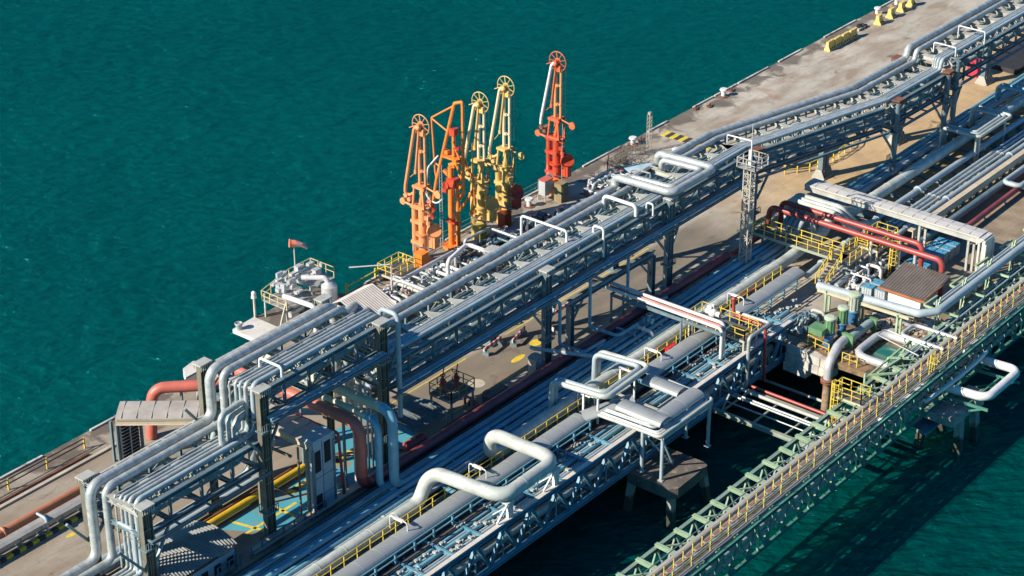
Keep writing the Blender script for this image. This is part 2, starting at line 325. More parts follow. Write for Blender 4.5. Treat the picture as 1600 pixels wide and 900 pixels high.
def parts(name, mb, ms, parent, most=100):
    """every piece of mb becomes a part of its own; past `most` the ones farthest from the camera stay together"""
    P = {}
    for i, c in enumerate(mb.pc): P.setdefault(c, []).append(i)
    def key(c):
        v = V(mb.v[mb.f[P[c][0]][0]]) - cpos; z = v.dot(fw); x = abs(v.dot(rt) / z) * 2 * 72.79 / 36; y = abs(v.dot(up) / z) * 2 * 72.79 / 36 * 16 / 9
        return (max(x, y) > 1.02, v.length)
    order = sorted(P, key=key); res = []
    def sub(ids):
        q = MB(); m_ = {}
        for i in ids:
            f = []
            for vi in mb.f[i]:
                if vi not in m_: m_[vi] = len(q.v); q.v.append(mb.v[vi])
                f.append(m_[vi])
            q.f.append(f); q.sm.append(mb.sm[i]); q.mi.append(mb.mi[i])
        return q
    for c in order[:most]: res.append(obj(name, sub(P[c]), ms, parent))
    rest = [i for c in order[most:] for i in P[c]]
    if rest: o = obj(name, sub(rest), ms, parent); o['kind'] = 'stuff'
    return res
def mesh(name, mb, ms):
    me = bpy.data.meshes.new(name); me.from_pydata(mb.v, [], mb.f); me.validate()
    if not isinstance(ms, (list, tuple)): ms = [ms]
    for m in ms: me.materials.append(m)
    if len(me.polygons) == len(mb.f):
        me.polygons.foreach_set('use_smooth', mb.sm); me.polygons.foreach_set('material_index', mb.mi)
    me.update(); return me
def obj(name, mb, ms, parent=None, loc=None):
    L0 = V(loc) if loc is not None else (ROOTLOC.get(parent.name, V((0, 0, 0))) if parent else V((0, 0, 0)))
    if L0.length > 0: mb.v = [(x - L0.x, y - L0.y, z - L0.z) for x, y, z in mb.v]
    o = bpy.data.objects.new(name, mesh(name, mb, ms)); COL.objects.link(o)
    if parent: o.parent = parent; ROOTLOC[o.name] = L0
    else: o.location = L0
    return o
def tag(o, label, cat, group=None):
    o['label'] = label; o['category'] = cat
    if group: o['group'] = group
    return o
def thing(name, label, cat, loc=(0, 0, 0), rz=0, group=None):
    o = bpy.data.objects.new(name, None); COL.objects.link(o); o.location = loc; o.rotation_euler = (0, 0, rz)
    o.empty_display_size = 0.5; ROOTLOC[o.name] = V(loc); return tag(o, label, cat, group)
def one(name, mb, m, label, cat, loc, group=None): return tag(obj(name, mb, m, None, loc), label, cat, group)
def struct(name, mb, m): o = obj(name, mb, m); o['kind'] = 'structure'; return o
def dup(o, parent=None):
    c = o.copy(); COL.objects.link(c)
    if parent: c.parent = parent
    for ch in list(o.children): dup(ch, c)
    return c
def place(proto, first, loc, rz, label):
    o = proto if first else dup(proto)
    o.location = loc; o.rotation_euler = (0, 0, rz); o['label'] = label; return o

# ------------------------------------------------------------------ setting
SEAZ = -6.2
struct('sea', MB().add([(-900, -900, SEAZ), (2500, -900, SEAZ), (2500, 2500, SEAZ), (-900, 2500, SEAZ)], [(0, 1, 2, 3)]) or (lambda b: b)(None) if False else (lambda b: (b.add([(-900, -900, SEAZ), (2500, -900, SEAZ), (2500, 2500, SEAZ), (-900, 2500, SEAZ)], [(0, 1, 2, 3)]), b)[1])(MB()), SEA)
b = MB(); b.add([(-900, -900, SEAZ - 9.0), (2500, -900, SEAZ - 9.0), (2500, 2500, SEAZ - 9.0), (-900, 2500, SEAZ - 9.0)], [(0, 1, 2, 3)]); struct('water_depth', b, SEABED)
def layer_mat(name, mixf):
    m = bpy.data.materials.new(name); m.use_nodes = True; N = m.node_tree.nodes; Lk = m.node_tree.links; N.remove(N['Principled BSDF'])
    d = N.new('ShaderNodeBsdfDiffuse'); d.inputs[0].default_value = (0, .30, .24, 1); t = N.new('ShaderNodeBsdfTransparent'); x = N.new('ShaderNodeMixShader')
    x.inputs[0].default_value = mixf; Lk.new(d.outputs[0], x.inputs[1]); Lk.new(t.outputs[0], x.inputs[2]); Lk.new(x.outputs[0], N['Material Output'].inputs[0]); return m
for dz, fx in ((0.8, .78), (2.0, .76), (3.8, .76), (6.2, .75)):
    b = MB(); z_ = SEAZ - dz; b.add([(-900, -900, z_), (2500, -900, z_), (2500, 2500, z_), (-900, 2500, z_)], [(0, 1, 2, 3)]); struct('water_layer', b, layer_mat('turbid_layer', fx))
deck = MB()
deck.prism([(-90, -13.5), (8, -13.5), (8, -29.0), (8.2, -31.0), (7.4, -33.2), (7.5, -38.2), (260, -38.2), (260, 12.4), (-90, 12.4)], -0.6, 0.0)
struct('quay_deck', deck, CONC)
b = MB(); b.prism([(-90, -12.6), (16, -12.6), (16, -29.0), (15.6, -31.4), (15.4, -37.4), (260, -37.4), (260, 11.6), (-90, 11.6)], -6.9, -0.6); struct('quay_wall', b, CONCP)
b = MB(); b.prism([(-21.0, 12.45), (-21.0, 15.9), (-12.5, 15.9), (-11.5, 12.45)], -1.0, -0.004); struct('mooring_platform', b, CONC)
b = MB(); b.prism([(-24.0, 12.45), (-24.0, 15.8), (-20.9, 15.95), (-20.9, 12.45)], -0.35, 0.10); struct('white_platform_slab', b, mat('platform_white', (0.62, 0.60, 0.57), 0.7, 0, 0.15, 0.6, (0.35, 0.3, 0.25), 0.5))
b = MB(); b.prism([(-33.4, 12.45), (-32.4, 13.9), (-30.8, 14.2), (-29.7, 12.45)], -0.8, 0.12); struct('fender_slab', b, MATS['platform_white'])
# edge kerb, in lengths with gaps
b = MB()
x = -90
while x < 258:
    L = random.uniform(4, 9)
    if not (-26 < x + L and x < -11): b.box((x + L / 2, 12.27, 0.08), (L, 0.22, 0.16))
    x += L + random.choice((0.3, 2.5, 5.5))
struct('quay_edge_kerb', b, mat('kerb_paint', (0.55, 0.55, 0.52), 0.7, 0, 0.3, 0.4, (0.2, 0.15, 0.1), 0.8, thr=0.48))
b = MB(); b.prism([(-49, -7.8), (-37.5, -7.8), (-35.5, -4.8), (-27, -4.8), (-27, -11.9), (-46.5, -11.9)], 0.0, 0.006); struct('blue_painted_floor', b, TEALB)
# painted markings
b = MB()
for k in range(11):
    if k % 2 == 0: b.box((42.0, 10.3 - k * 0.62, 0.03), (1.5, 0.6, 0.05))
    else: b.box((42.0, 10.3 - k * 0.62, 0.029), (1.5, 0.6, 0.045), 0, 1)
for k in range(12, 26):
    b.box((42.0, 10.3 - k * 0.62, 0.03), (1.5, 0.6, 0.05), 0, 0 if k % 2 == 0 else 1)
struct('speed_hump_marking', b, [YELM, BLACKM])
b = MB()
for (x, y, l, wd) in ((-10.9, -9.5, 2.0, 0.7), (-7.4, -8.9, 1.5, 1.1), (45.3, 2.6, 1.6, 0.3), (60, 1.2, 1.2, 0.8), (62, 2.0, 1.2, 0.7), (83, 1.0, 1.6, 0.6), (87, 1.5, 1.6, 0.6), (-57, 1.0, 1.3, 0.5), (48, -8, 1.2, 0.7)):
    b.add([(x + l / 2 * math.cos(t) , y + wd / 2 * math.sin(t), 0.006) for t in [i * math.pi / 8 for i in range(16)]], [tuple(range(16))])
for (x0, x1, y) in ((-24, -12, -11.1), (-28, -14, -5.6), (-8, 16, -5.6)): b.box(((x0 + x1) / 2, y, 0.006), (x1 - x0, 0.12, 0.004))
for (x0, y0, x1, y1) in ((-48, -10.2, -42, -10.2), (-46.5, -11.8, -47.5, -7.8), (-43.6, -11.8, -43.6, -7.8)): b.beam((x0, y0, 0.012), (x1, y1, 0.012), 0.28, 0.01)
struct('road_marking', b, YELM)
b = MB()
for k in range(16):
    b.box((-41.0 + 0.55 * k, -8.7 + (0 if k < 7 else .3), 0.014), (0.5, 0.75, 0.012), 0.25, k % 2)
struct('hatched_marking', b, [YELM, BLACKM])
b = MB(); b.add([(-17 + .8 * math.cos(t), -9.4 + .8 * math.sin(t), .006) for t in [i * math.pi / 10 for i in range(20)]], [tuple(range(20))]); struct('manhole_cover', b, CONCL)
b = MB()
for k in range(54): b.box((-90 + k * 0.68 + 0.34, 2.45, 0.14), (0.66, 0.45, 0.28), 0, k % 2)
struct('yellow_black_kerb', b, [YELM, BLACKM])
b = MB(); b.box((-71.0, 5.4, 0.06), (38, 0.3, 0.12)); b.box((-70, 8.7, 0.09), (52, 0.35, 0.18)); struct('inner_kerb', b, CONCL)

# ------------------------------------------------------------------ pipe helpers
def pipeline(label, pts, r, m, bend=None, bands=0.0, sup=None, n=12, name='pipeline', group=None, flange=None, cat='pipe', bs=6):
    """a pipe is one thing: its run, its joint bands, its flanges and its own supports"""
    t = thing(name, label, cat, pts[0], 0, group)
    bu = []
    if flange: bu.append((flange, .16, 1.45, .6))
    if bands: bu.append((bands, .07, 1.035, .4))
    b = MB(); b.path(pts, r, n, bend, bs=bs, bumps=bu); obj('pipe_run', b, m, t)
    if sup:
        sp, z0, sm = sup; b = MB()
        for i in range(len(pts) - 1):
            p, q = V(pts[i]), V(pts[i + 1])
            if abs(p.z - q.z) > 0.4: continue
            L = (q - p).length; d = (q - p).normalized(); s = sp * 0.5
            while s < L - 0.3:
                c = p + d * s
                if c.z - r > z0 + .1: b.box((c.x, c.y, (z0 + c.z - r * .5) / 2), (0.16, 0.22, c.z - r * .5 - z0))
                s += sp
        if b.v: parts('pipe_support', b, sm, t)
    return t
def railing(label, pts, m, h=1.1, sp=1.8, r=0.035, name='railing', rails=(1.0, 0.5), group=None, parent=None, cat='railing', top=None):
    P = [V(p) for p in pts]
    t = parent or thing(name, label, cat, pts[0], 0, group)
    bp, br = MB(), MB()
    for i in range(len(P) - 1):
        p, q = P[i], P[i + 1]; L = (q - p).length; n = max(1, round(L / sp))
        for k in range(n + 1):
            if i > 0 and k == 0: continue
            c = p.lerp(q, k / n); bp.beam(c, c + V((0, 0, h)), r * 2.4, r * 2.4)
        for f in rails: br.beam(p + V((0, 0, h * f)), q + V((0, 0, h * f)), r * 1.7, r * 1.7)
    parts('railing_post', bp, m, t); parts('handrail', br, top or m, t); return t

# ------------------------------------------------------------------ upper pipe rack
def rack(label, P0, P1, zt, n_pan, frames, colmat=OLIVE, capmat=PALE, W=6.0, drop=2.5, outb=True, single=False, ft=None):
    P0, P1 = V((*P0, 0)), V((*P1, 0)); L = (P1 - P0).length; d = (P1 - P0).normalized(); a = V((d.y, -d.x, 0))
    def Q(s, t, z): p = P0 + d * s + a * t; return V((p.x, p.y, z))
    R = thing('pipe_rack', label, 'pipe rack', tuple(Q(0, W / 2, 0)))
    for t in (0.0, W):
        b = MB(); b.ibeam(Q(0, t, zt - .2), Q(L, t, zt - .2), 0.42, 0.42); b.ibeam(Q(0, t, zt - drop), Q(L, t, zt - drop), 0.38, 0.42)
        for i in range(n_pan + 1):
            s = min(max(L * i / n_pan, .1), L - .1); b.ibeam(Q(s, t, zt - .4), Q(s, t, zt - drop + .2), 0.2, 0.24)
            if i < n_pan:
                s2 = L * (i + 1) / n_pan
                if i % 2 == 0: b.beam(Q(s + .1, t, zt - drop + .2), Q(s2 - .1, t, zt - .4), 0.11, 0.11)
                else: b.beam(Q(s + .1, t, zt - .4), Q(s2 - .1, t, zt - drop + .2), 0.11, 0.11)
        obj('side_truss', b, STEEL, R)
    for i in range(n_pan + 1):
        s = min(max(L * i / n_pan, .35), L - .35); b = MB()
        e0, e1 = 0.22, W - 0.22; z = zt - 0.05
        prof = [(s - .35, e0), (s + .35, e0), (s + .25, e0 + 2.0), (s + .3, e0 + 2.6), (s + .8, e0 + 3.5), (s + .3, e0 + 3.7), (s + .25, e1), (s - .25, e1), (s - .3, e0 + 3.7), (s - .6, e0 + 3.5), (s - .3, e0 + 2.6), (s - .25, e0 + 2.0)]
        b.prism([tuple(Q(u, v, 0)[:2]) for u, v in prof], z - .05, z)
        b.beam(Q(s, e0, z - .3), Q(s, e1, z - .3), 0.06, 0.48)
        b.beam(Q(s, e0, z - .56), Q(s, e1, z - .56), 0.4, 0.05)
        obj('cross_beam', b, PALE, R)
        b = MB(); b.ibeam(Q(s, .2, zt - drop - .02), Q(s, W - .2, zt - drop - .02), .3, .36)
        obj('lower_cross_beam', b, STEEL, R)
    b = MB()
    for i in range(n_pan):
        s, s2 = L * i / n_pan + .4, L * (i + 1) / n_pan - .4
        b.beam(Q(s, 1.9, zt - .5), Q(s2, 3.6, zt - .5), 0.12, 0.1)
    parts('plan_brace', b, PALE, R)
    b = MB(); b.beam(Q(0, -.2, zt + .03), Q(L, -.2, zt + .03), .2, .06)
    for i in range(n_pan * 2 + 1):
        s = min(max(L * i / (2 * n_pan), .2), L - .2); b.beam(Q(s, -.3, zt + .045), Q(s, .95, zt + .045), .26, .05)
    obj('edge_plate', b, PALE, R)
    b = MB(); b.hold = True
    for sgn, t in ((0, W),):
        for i in range(n_pan * 2 + 1):
            s = L * i / (2 * n_pan); b.cur += 1; b.beam(Q(s, t + .1, zt - .45), Q(s, t - .5, zt + .12), 0.07, 0.18)
            b.box(tuple(Q(s, t - .75, zt + .02)), (0.24, 0.7, 0.12), math.atan2(d.y, d.x)); b.box(tuple(Q(s + .35, t - .45, zt + .08)), (0.1, 0.3, 0.28), math.atan2(d.y, d.x))
    parts('pipe_shoe', b, PALE, R)
    if outb:
        b = MB(); b.ibeam(Q(0.2, W + 1.2, zt - drop - .02), Q(L - .2, W + 1.2, zt - drop - .02), 0.2, 0.26)
        for i in range(n_pan + 1):
            s = min(max(L * i / n_pan, .3), L - .3); b.beam(Q(s, W + .2, zt - drop), Q(s, W + 1.1, zt - drop), .12, .18)
        obj('walkway_bracket', b, STEEL, R)
    for s, both in frames:
        for t in ((-.35, W + .35) if both else (W + .35,)):
            b = MB()
            if single:
                b.cyl(Q(s, t, 0), Q(s, t, zt), 0.33, n=14)
            else:
                for e in (-.28, .28): b.ibeam(Q(s + e, t, 0), Q(s + e, t, zt + .35), 0.5, 0.42, .06)
                z = 1.0
                while z < zt: b.beam(Q(s - .3, t, z), Q(s + .3, t, z), .45, .12); z += 2.3
            b.box(tuple(Q(s, t, .12)), (1.3, 1.2, .24))
            c = obj('column', b, colmat, R)
            if not single or capmat is RUSTM:
                b = MB(); p = Q(s, t, zt + .42); b.box(tuple(p), (1.35, 0.95, 0.12), math.atan2(d.y, d.x))
                for k in range(6):
                    for e in (-.44, .44): b.box(tuple(Q(s - .55 + k * .22, t + e, zt + .14)), (.08, .05, .46), math.atan2(d.y, d.x))
                obj('column_cap', b, capmat, c)
            b = MB()
            for e in (-1, 1): b.beam(Q(s + e * .4, t, zt - drop - 3.0), Q(s + e * 2.6, t + (-.35 if t > 1 else .35), zt - drop - .15), .2, .22)
            parts('knee_brace', b, STEEL, R)
        b = MB(); b.ibeam(Q(s, .0, zt - drop - .55), Q(s, W, zt - drop - .55), .36, .55); obj('frame_beam', b, colmat, R)
        b = MB(); b.hold = True
        for t in (W + .35,):
            for zz in (zt - drop - .9, 2.8):
                b.cur += 1
                if zz > 1:
                    b.box(tuple(Q(s, t, zz)), (1.25, 1.0, .12)); 
                    for k in range(6): b.box(tuple(Q(s - .6 + k * .24, t + .5, zz + .35)), (.05, .05, .7)); b.box(tuple(Q(s - .6 + k * .24, t - .5, zz + .35)), (.05, .05, .7))
                    b.box(tuple(Q(s, t + .5, zz + .68)), (1.25, .05, .06)); b.box(tuple(Q(s, t - .5, zz + .68)), (1.25, .05, .06))
        parts('column_collar', b, STEEL, R)
    return R
YS, YL = -6.0, -12.0
rack('low end of the upper pipe rack above the barrel-roofed shed', (-60.6, YS), (-47.3, YS), 9.6, 4, [(.5, True)])
rack('highest section of the upper pipe rack, beside the coral pipe', (-47.2, YS), (-32.9, YS), 14.0, 5, [(0.0, True), (14.2, True)])
rack('long middle section of the upper pipe rack in front of the loading arms', (-32.4, YS), (25.0, YS), 9.8, 18, [(22.2, True), (42.2, True)], colmat=STEEL)
rack('bending section of the upper pipe rack behind the lattice lamp tower', (25.2, YS), (45.6, -11.1), 9.8, 7, [(1.6, False)], colmat=STEEL, capmat=RUSTM, single=True)
rack('straight section of the upper pipe rack between the two rust-brown column caps', (45.8, -11.1), (57.8, -11.4), 9.8, 4, [(0.6, False), (11.6, True)], colmat=STEEL, capmat=RUSTM, single=True)
rack('far raised section of the upper pipe rack in the top right corner', (58.2, -11.6), (125, -12.4), 11.0, 21, [(.8, False), (24, False), (46, False)], colmat=STEEL, single=True)
# concrete-like pedestals under the sea side
for i, (x, y, lb) in enumerate(((42.8, -10.4, 'stout grey rack pedestal with a wide ribbed foot beside the yellow-railed pit'), (56.6, -12.1, 'stout grey rack pedestal with ribbed foot between the two rust-capped columns'), (79.8, -11.5, 'stout grey rack pedestal with ribbed foot near the red box at top right'))):
    t = thing('rack_pedestal', lb, 'column', (x, y, 0), 0, 'pedestals under the upper pipe rack')
    b = MB(); b.box((x, y, 3.6), (.55, .6, 7.2)); b.box((x + .9, y, 3.6), (.45, .6, 7.2)); parts('shaft', b, STEEL, t)
    b = MB(); b.box((x + .4, y, .1), (2.0, 1.6, .2))
    for e in (-.5, 0, .5, 1.0, 1.4): b.extr([(-.75, .2), (.75, .2), (.35, 1.1), (-.35, 1.1)], (x + e - .04, y, 0), (x + e + .04, y, 0))
    obj('ribbed_foot', b, PALE, t)

# pipes lying on the upper rack
lowz = 1.05
AX0, AX1 = -60.9, -47.2
def toprun(off, z, r):  # full polyline of one rack pipe from the bottom left riser to the far right
    y = YS - off
    return y, z, r
# sea side insulated pipes: left group comes up, runs low, rises, runs high, dives behind the tall section
for off, r, zz, lb in ((1.15, 0.42, .45, 'thick silver pipe on the sea edge of the stepped upper rack'), (2.15, 0.33, .38, 'second silver pipe from the sea on the stepped upper rack')):
    y = YS - off
    pipeline(lb, [(-90, y, 3.3), (-61.0 + (off - 1.15) * .7, y, 3.3), (-61.0 + (off - 1.15) * .7, y, 9.6 + zz), (-47.9 + (off - 1.15) * .5, y, 9.6 + zz), (-47.9 + (off - 1.15) * .5, y, 14.0 + zz), (-33.3 + (off - 1.15) * .3, y, 14.0 + zz), (-33.3 + (off - 1.15) * .3, y, 7.6)], r, CLAD, bend=r * 2.4, bands=0.95, name='insulated_pipe', n=16)
for off, r, zz, lb in ((0.65, 0.40, .45, 'thicker silver pipe on the middle rack'), (1.75, 0.30, .36, 'thinner silver pipe on the middle rack')):
    y = YS - off; z = 9.8 + zz; zc = 11.0 + zz; xl = 8.2 if off < 1 else 9.4
    dx = 2.1 if off < 1 else 0.3
    pts = [(-31.2, y, 3.2), (-31.2, y, z), (xl, y, z), (xl, y, z + 1.15), (xl + .4, -13.3 + (0 if off < 1 else .9), z + 1.15), (16.2 - (0 if off < 1 else 1.0), -13.3 + (0 if off < 1 else .9), z + 1.15), (15.6 - (0 if off < 1 else .9), y, z + 1.15), (15.6 - (0 if off < 1 else .9), y, z), (25.0, y, z), (45.7, y - 5.1, z), (57.6, y - 5.35, z), (57.9, y - 5.4, zc), (125, y - 6.2, zc)]
    pipeline(lb + ', with a square expansion loop', pts[:3] + pts[3:], r, CLAD, bend=r * 1.9, bands=0.95, name='insulated_pipe', n=16)
# land side small pipes
k = 0
for off, r, m, nm in ((3.7, .13, CLAD, 'thin silver pipe, first of four'), (4.12, .13, PIPE, 'thin grey pipe, second of four'), (4.6, .18, CLAD, 'silver pipe, third of four'), (5.25, .23, PIPE, 'thickest grey pipe, last of four')):
    y = YS - off; zz = r + .08; xr = -60.6 + off * .12; xm = -47.5 + (off - 3.7) * .25
    pipeline(nm + ', on the stepped end of the upper rack', [(-90, y, 3.0 + r), (xr, y, 3.0 + r), (xr, y, 9.6 + zz), (xm, y, 9.6 + zz), (xm, y, 14.0 + zz), (-31.7 - off * .06, y, 14.0 + zz), (-31.7 - off * .06, y, 9.8 + zz), (-30.2, y, 9.8 + zz)], r, m, bend=r * 2.6, name='small_pipe', n=10)
    y = YS - {3.7: 4.2, 4.12: 4.5, 4.6: 4.88, 5.25: 5.38}[off]
    pts = [(-30.0, y, 9.8 + zz), (25.0, y, 9.8 + zz), (45.7, y - 5.1, 9.8 + zz), (57.5 - (off - 4) * .3, y - 5.35, 9.8 + zz), (57.5 - (off - 4) * .3, y - 5.35, 11.0 + zz), (125, y - 6.2, 11.0 + zz)]
    pipeline(nm + ', along the middle and far upper rack', pts, r, m, bend=r * 2.6, name='small_pipe', n=10)
# extra small tubing near land chord on left
for q, (off, r) in enumerate(((3.2, .08),)):
    y = YS - off
    pipeline('thin pale conduit beside the silver pipes on the stepped upper rack', [(-60.3, y, 3.0), (-60.3, y, 9.75), (-47.7, y, 9.75), (-47.7, y, 14.15), (-33, y, 14.15)], r, CLAD, name='conduit', n=8)
# lower tier pipes inside the rack
for q, (off, r, m, c1) in enumerate(((1.3, .3, PIPET, 0), (2.5, .42, PIPET, 0), (3.5, .24, PIPE, 0), (4.6, .3, PIPET, 0))):
    y = YS - off
    nm = ('first', 'second', 'third', 'fourth')[q]
    pipeline(f'{nm} pipe from the sea on the lower tier of the high left rack section', [(-58, y, 7.1 + .25 + r), (-48.4, y, 7.35 + r), (-46.4, y, 11.75 + r), (-33.4, y, 11.75 + r)], r, m, name='lower_tier_pipe', n=12)
    off2 = (.7, 2.9, 4.2, 5.2)[q]; y = YS - off2
    if q == 1: pts = [(-32, y, 7.5 + r), (24, y, 7.5 + r)]
    else: pts = [(-32, y, 7.5 + r), (25, y, 7.5 + r), (45.7, y - 5.1, 7.5 + r), (57.5, y - 5.35, 7.5 + r), (60.5, y - 5.35, 8.7 + r), (125, y - 6.2, 8.7 + r)]
    pipeline(f'{nm} pipe from the sea on the lower tier of the middle rack section', pts, r, m, bend=2, name='lower_tier_pipe', n=12)
for q, (off, z, r, m) in enumerate(((2.75, 9.62, .05, PIPET), (3.15, 9.55, .06, PIPEB), (5.7, 8.9, .08, CLAD), (.35, 8.7, .09, PIPE), (5.75, 7.75, .12, PIPE))):
    y = YS - off
    pipeline(('thin teal tube', 'thin blue tube', 'slim pale pipe behind the land side posts', 'slim pipe behind the sea side posts', 'slim grey pipe on the land side lower chord')[q] + ' running along the middle rack', [(-32, y, z), (25, y, z), (45.7, y - 5.1, z), (57.5, y - 5.35, z)], r, m, name='slim_pipe', n=8, bend=1)
for q in range(3):
    pipeline(('upper', 'middle', 'lower')[q] + ' slim pipe on the outboard brackets along the middle rack', [(-31.5, -12.6 - .22 * q, 7.5), (24.6, -12.6 - .22 * q, 7.5)], (.1, .07, .09)[q], (PIPE, CLAD, PIPEB)[q], name='slim_pipe', n=8)
    pipeline(('upper', 'middle', 'lower')[q] + ' slim pipe on the outboard brackets along the high rack', [(-47, -12.6 - .22 * q, 11.7), (-33.2, -12.6 - .22 * q, 11.7)], (.1, .07, .09)[q], (PIPE, CLAD, PIPEB)[q], name='slim_pipe', n=8)
# land side risers at the left end
for q, (dx, r) in enumerate(((0, .2), (.6, .16), (1.1, .22), (1.65, .14))):
    pipeline(('first', 'second', 'third', 'fourth')[q] + ' grey riser from the left at the bottom left rack column', [(-60.2 + dx, -11.0 - .1 * q, .3), (-60.2 + dx, -11.0 - .1 * q, 7.2 - .4 * q), (-60.2 + dx, -9.2, 7.2 - .4 * q)], r, (PIPE, CLAD)[q % 2], name='riser_pipe', n=10)
for q, (dx, r, zt) in enumerate(((0, .26, 12.6), (.8, .2, 12.0), (1.5, .3, 11.4))):
    pipeline(('left', 'middle', 'right')[q] + ' bent riser just left of the tall rack column by the cabinet', [(-50.2 + dx, -10.6, 7.6), (-50.2 + dx, -10.6, zt), (-46.0, -10.2, zt)], r, CLAD, name='riser_pipe', n=10)
# pipe hoops standing across the rack
def hoop(label, x, y0, y1, zb, zt, r, m=WHITE, z2=None):
    pipeline(label, [(x, y0, zb), (x, y0, zt), (x, y1, zt), (x, y1, z2 if z2 is not None else zb)], r, m, bend=r * 2.5, name='crossover_pipe', n=10)
hoop('long white crossover pipe spanning the silver pipes right of the shed', -4.4, -4.7, -10.2, 7.6, 11.25, .13)
hoop('thin white crossover pipe nested under one end of the long one', -3.7, -4.9, -5.9, 7.6, 10.9, .07, WHITE, 7.6)
hoop('thick white crossover pipe on the rack before the expansion loop', 4.5, -8.0, -11.9, 9.5, 11.1, .19, WHITE, 10.0)
hoop('low pale crossover pipe nested under the thick white one', 5.0, -8.2, -11.6, 9.5, 10.8, .09, PALE, 10.0)
hoop('small white hook pipe on the land chord of the middle rack', -1.2, -11.0, -12.2, 9.8, 10.9, .13, WHITE, 7.9)
hoop('small white hoop on the high rack near the bottom left column cap', -44.6, -9.6, -12.1, 14.2, 15.1, .12, WHITE, 14.2)
hoop('white post hoop on the land chord right of the thick white crossover', 6.0, -12.1, -12.9, 9.8, 11.0, .1, WHITE, 9.8)
hoop('small white hoop at the step of the far rack section', 59.6, -14.4, -17.2, 11.0, 12.2, .08, WHITE, 11.0)
hoop('wide white hoop on the far raised rack section', 65.5, -14.4, -17.8, 11.0, 12.5, .08, WHITE, 9.5)
hoop('tall grey pipe pair at the right side of the high rack section', -31.5, -10.9, -12.9, 4.0, 14.6, .22, PIPE, 4.6)
# beam frame (portal) beneath the rack
t = thing('portal_frame', 'dark blue portal frame standing on the road under the middle rack', 'steel frame', (0, -12.4, 0))
b = MB(); b.ibeam((-6.9, -12.4, 5.2), (7.1, -12.4, 5.2), .5, .6); obj('beam', b, STEEL, t)
for x in (-6.6, 6.8):
    b = MB(); b.ibeam((x, -12.4, 0), (x, -12.4, 4.9), .6, .6, .07); obj('column', b, STEEL, t)
    b = MB(); b.beam((x, -12.4, 2.6), (x - 2 * (1 if x > 0 else -1), -12.4, 4.8), .16, .16); parts('brace', b, STEEL, t)

# ------------------------------------------------------------------ trestle beside the road: truss + pipes
def box_truss(label, x0, x1, yA, yB, z0, z1, pan, m, name='truss_bridge'):
    t = thing(name, label, 'truss bridge', (x0, yA, z0)); n = round((x1 - x0) / pan)
    for y in (yA, yB):
        b = MB(); b.ibeam((x0, y, z1), (x1, y, z1), .5, .45, .07); b.ibeam((x0, y, z0), (x1, y, z0), .45, .45, .07)
        for i in range(n):
            xa = x0 + (x1 - x0) * i / n; xm = x0 + (x1 - x0) * (i + .5) / n; xb = x0 + (x1 - x0) * (i + 1) / n
            b.ibeam((xa, y, z0 + .2), (xm, y, z1 - .2), .26, .26, .05); b.ibeam((xm, y, z1 - .2), (xb, y, z0 + .2), .26, .26, .05)
            b.beam((xm, y + .05, z0 + .2), (xm, y + .05, z1 - .2), .1, .14)
        obj('side_truss', b, m, t)
    for i in range(n + 1):
        x = min(max(x0 + (x1 - x0) * i / n, x0 + .3), x1 - .3)
        b = MB(); b.ibeam((x, yA + .1, z0 + .1), (x, yB - .1, z0 + .1) if yB > yA else (x, yB + .1, z0 + .1), .25, .4); b.ibeam((x, min(yA, yB) + .3, z1 - .55), (x, max(yA, yB) - .3, z1 - .55), .22, .34)
        obj('cross_beam', b, m, t)
    return t
TB = box_truss('blue-grey truss trestle carrying pipes above the dark basin', -80, 9.5, -27.4, -16.2, -1.9, 1.5, 3.6, STEELT)
b = MB(); b.box((-35, -21.8, -1.68), (89, 10.6, .06)); obj('added_shade_floor', b, TRAYD, TB)  # solid floor added out of sight so the trestle shades the basin water
b = MB(); b.box((-35, -27.4, 1.765), (88, .42, .05)); obj('chord_cover_plate', b, mat('pale_chord_plate', (0.60, 0.57, 0.52), .7, 0, .15, .8, (.3, .25, .2), .5), TB)
b = MB(); b.box((-35, -21.15, 1.15), (88, .8, .06)); b.box((-35, -24.0, 0.98), (88, .5, .06)); parts('walkway', b, TRAYD, TB)
# blue shaded pipes (Y, z, r)
blue = [(-15.5, .95, .27, 'wide blue-grey pipe closest to the maroon pipe'), (-16.25, 1.05, .34, 'wide blue-grey pipe, second from the maroon pipe'), (-17.1, 1.1, .25, 'blue-grey pipe, third from the maroon pipe'), (-17.7, 1.0, .16, 'slim blue-grey pipe, fourth from the maroon pipe'), (-18.15, 1.1, .19, 'slim blue-grey pipe, fifth from the maroon pipe')]
for q, (y, z, r, lb) in enumerate(blue):
    pipeline(lb + ', on the trestle beside the road', [((-37.0 if q < 2 else -80), y, z), (27 if q else 24, y, z)], r, PIPEB, name='trestle_pipe', sup=(3.6, .6, STEELT), flange=17 if q > 2 else None)
for y, r, lb in ((-15.2, .30, 'low blue-grey pipe end beside the deck edge wall'), (-16.3, .34, 'low blue-grey pipe end, second from the deck edge wall')):
    pipeline(lb, [(-80, y - .3, .9), (-36.4, y - .3, .9)], r, PIPEB, name='trestle_pipe', sup=(3.6, .4, STEELT))
for y, z, r, lb in ((-18.7, 1.15, .17, 'thin pale pipe just inside the big off-white pipe'), (-19.1, 1.1, .13, 'thinnest pale pipe touching the big off-white pipe')):
    pipeline(lb, [(-80, y, z), (20, y, z)], r, PIPE, name='trestle_pipe', flange=11)
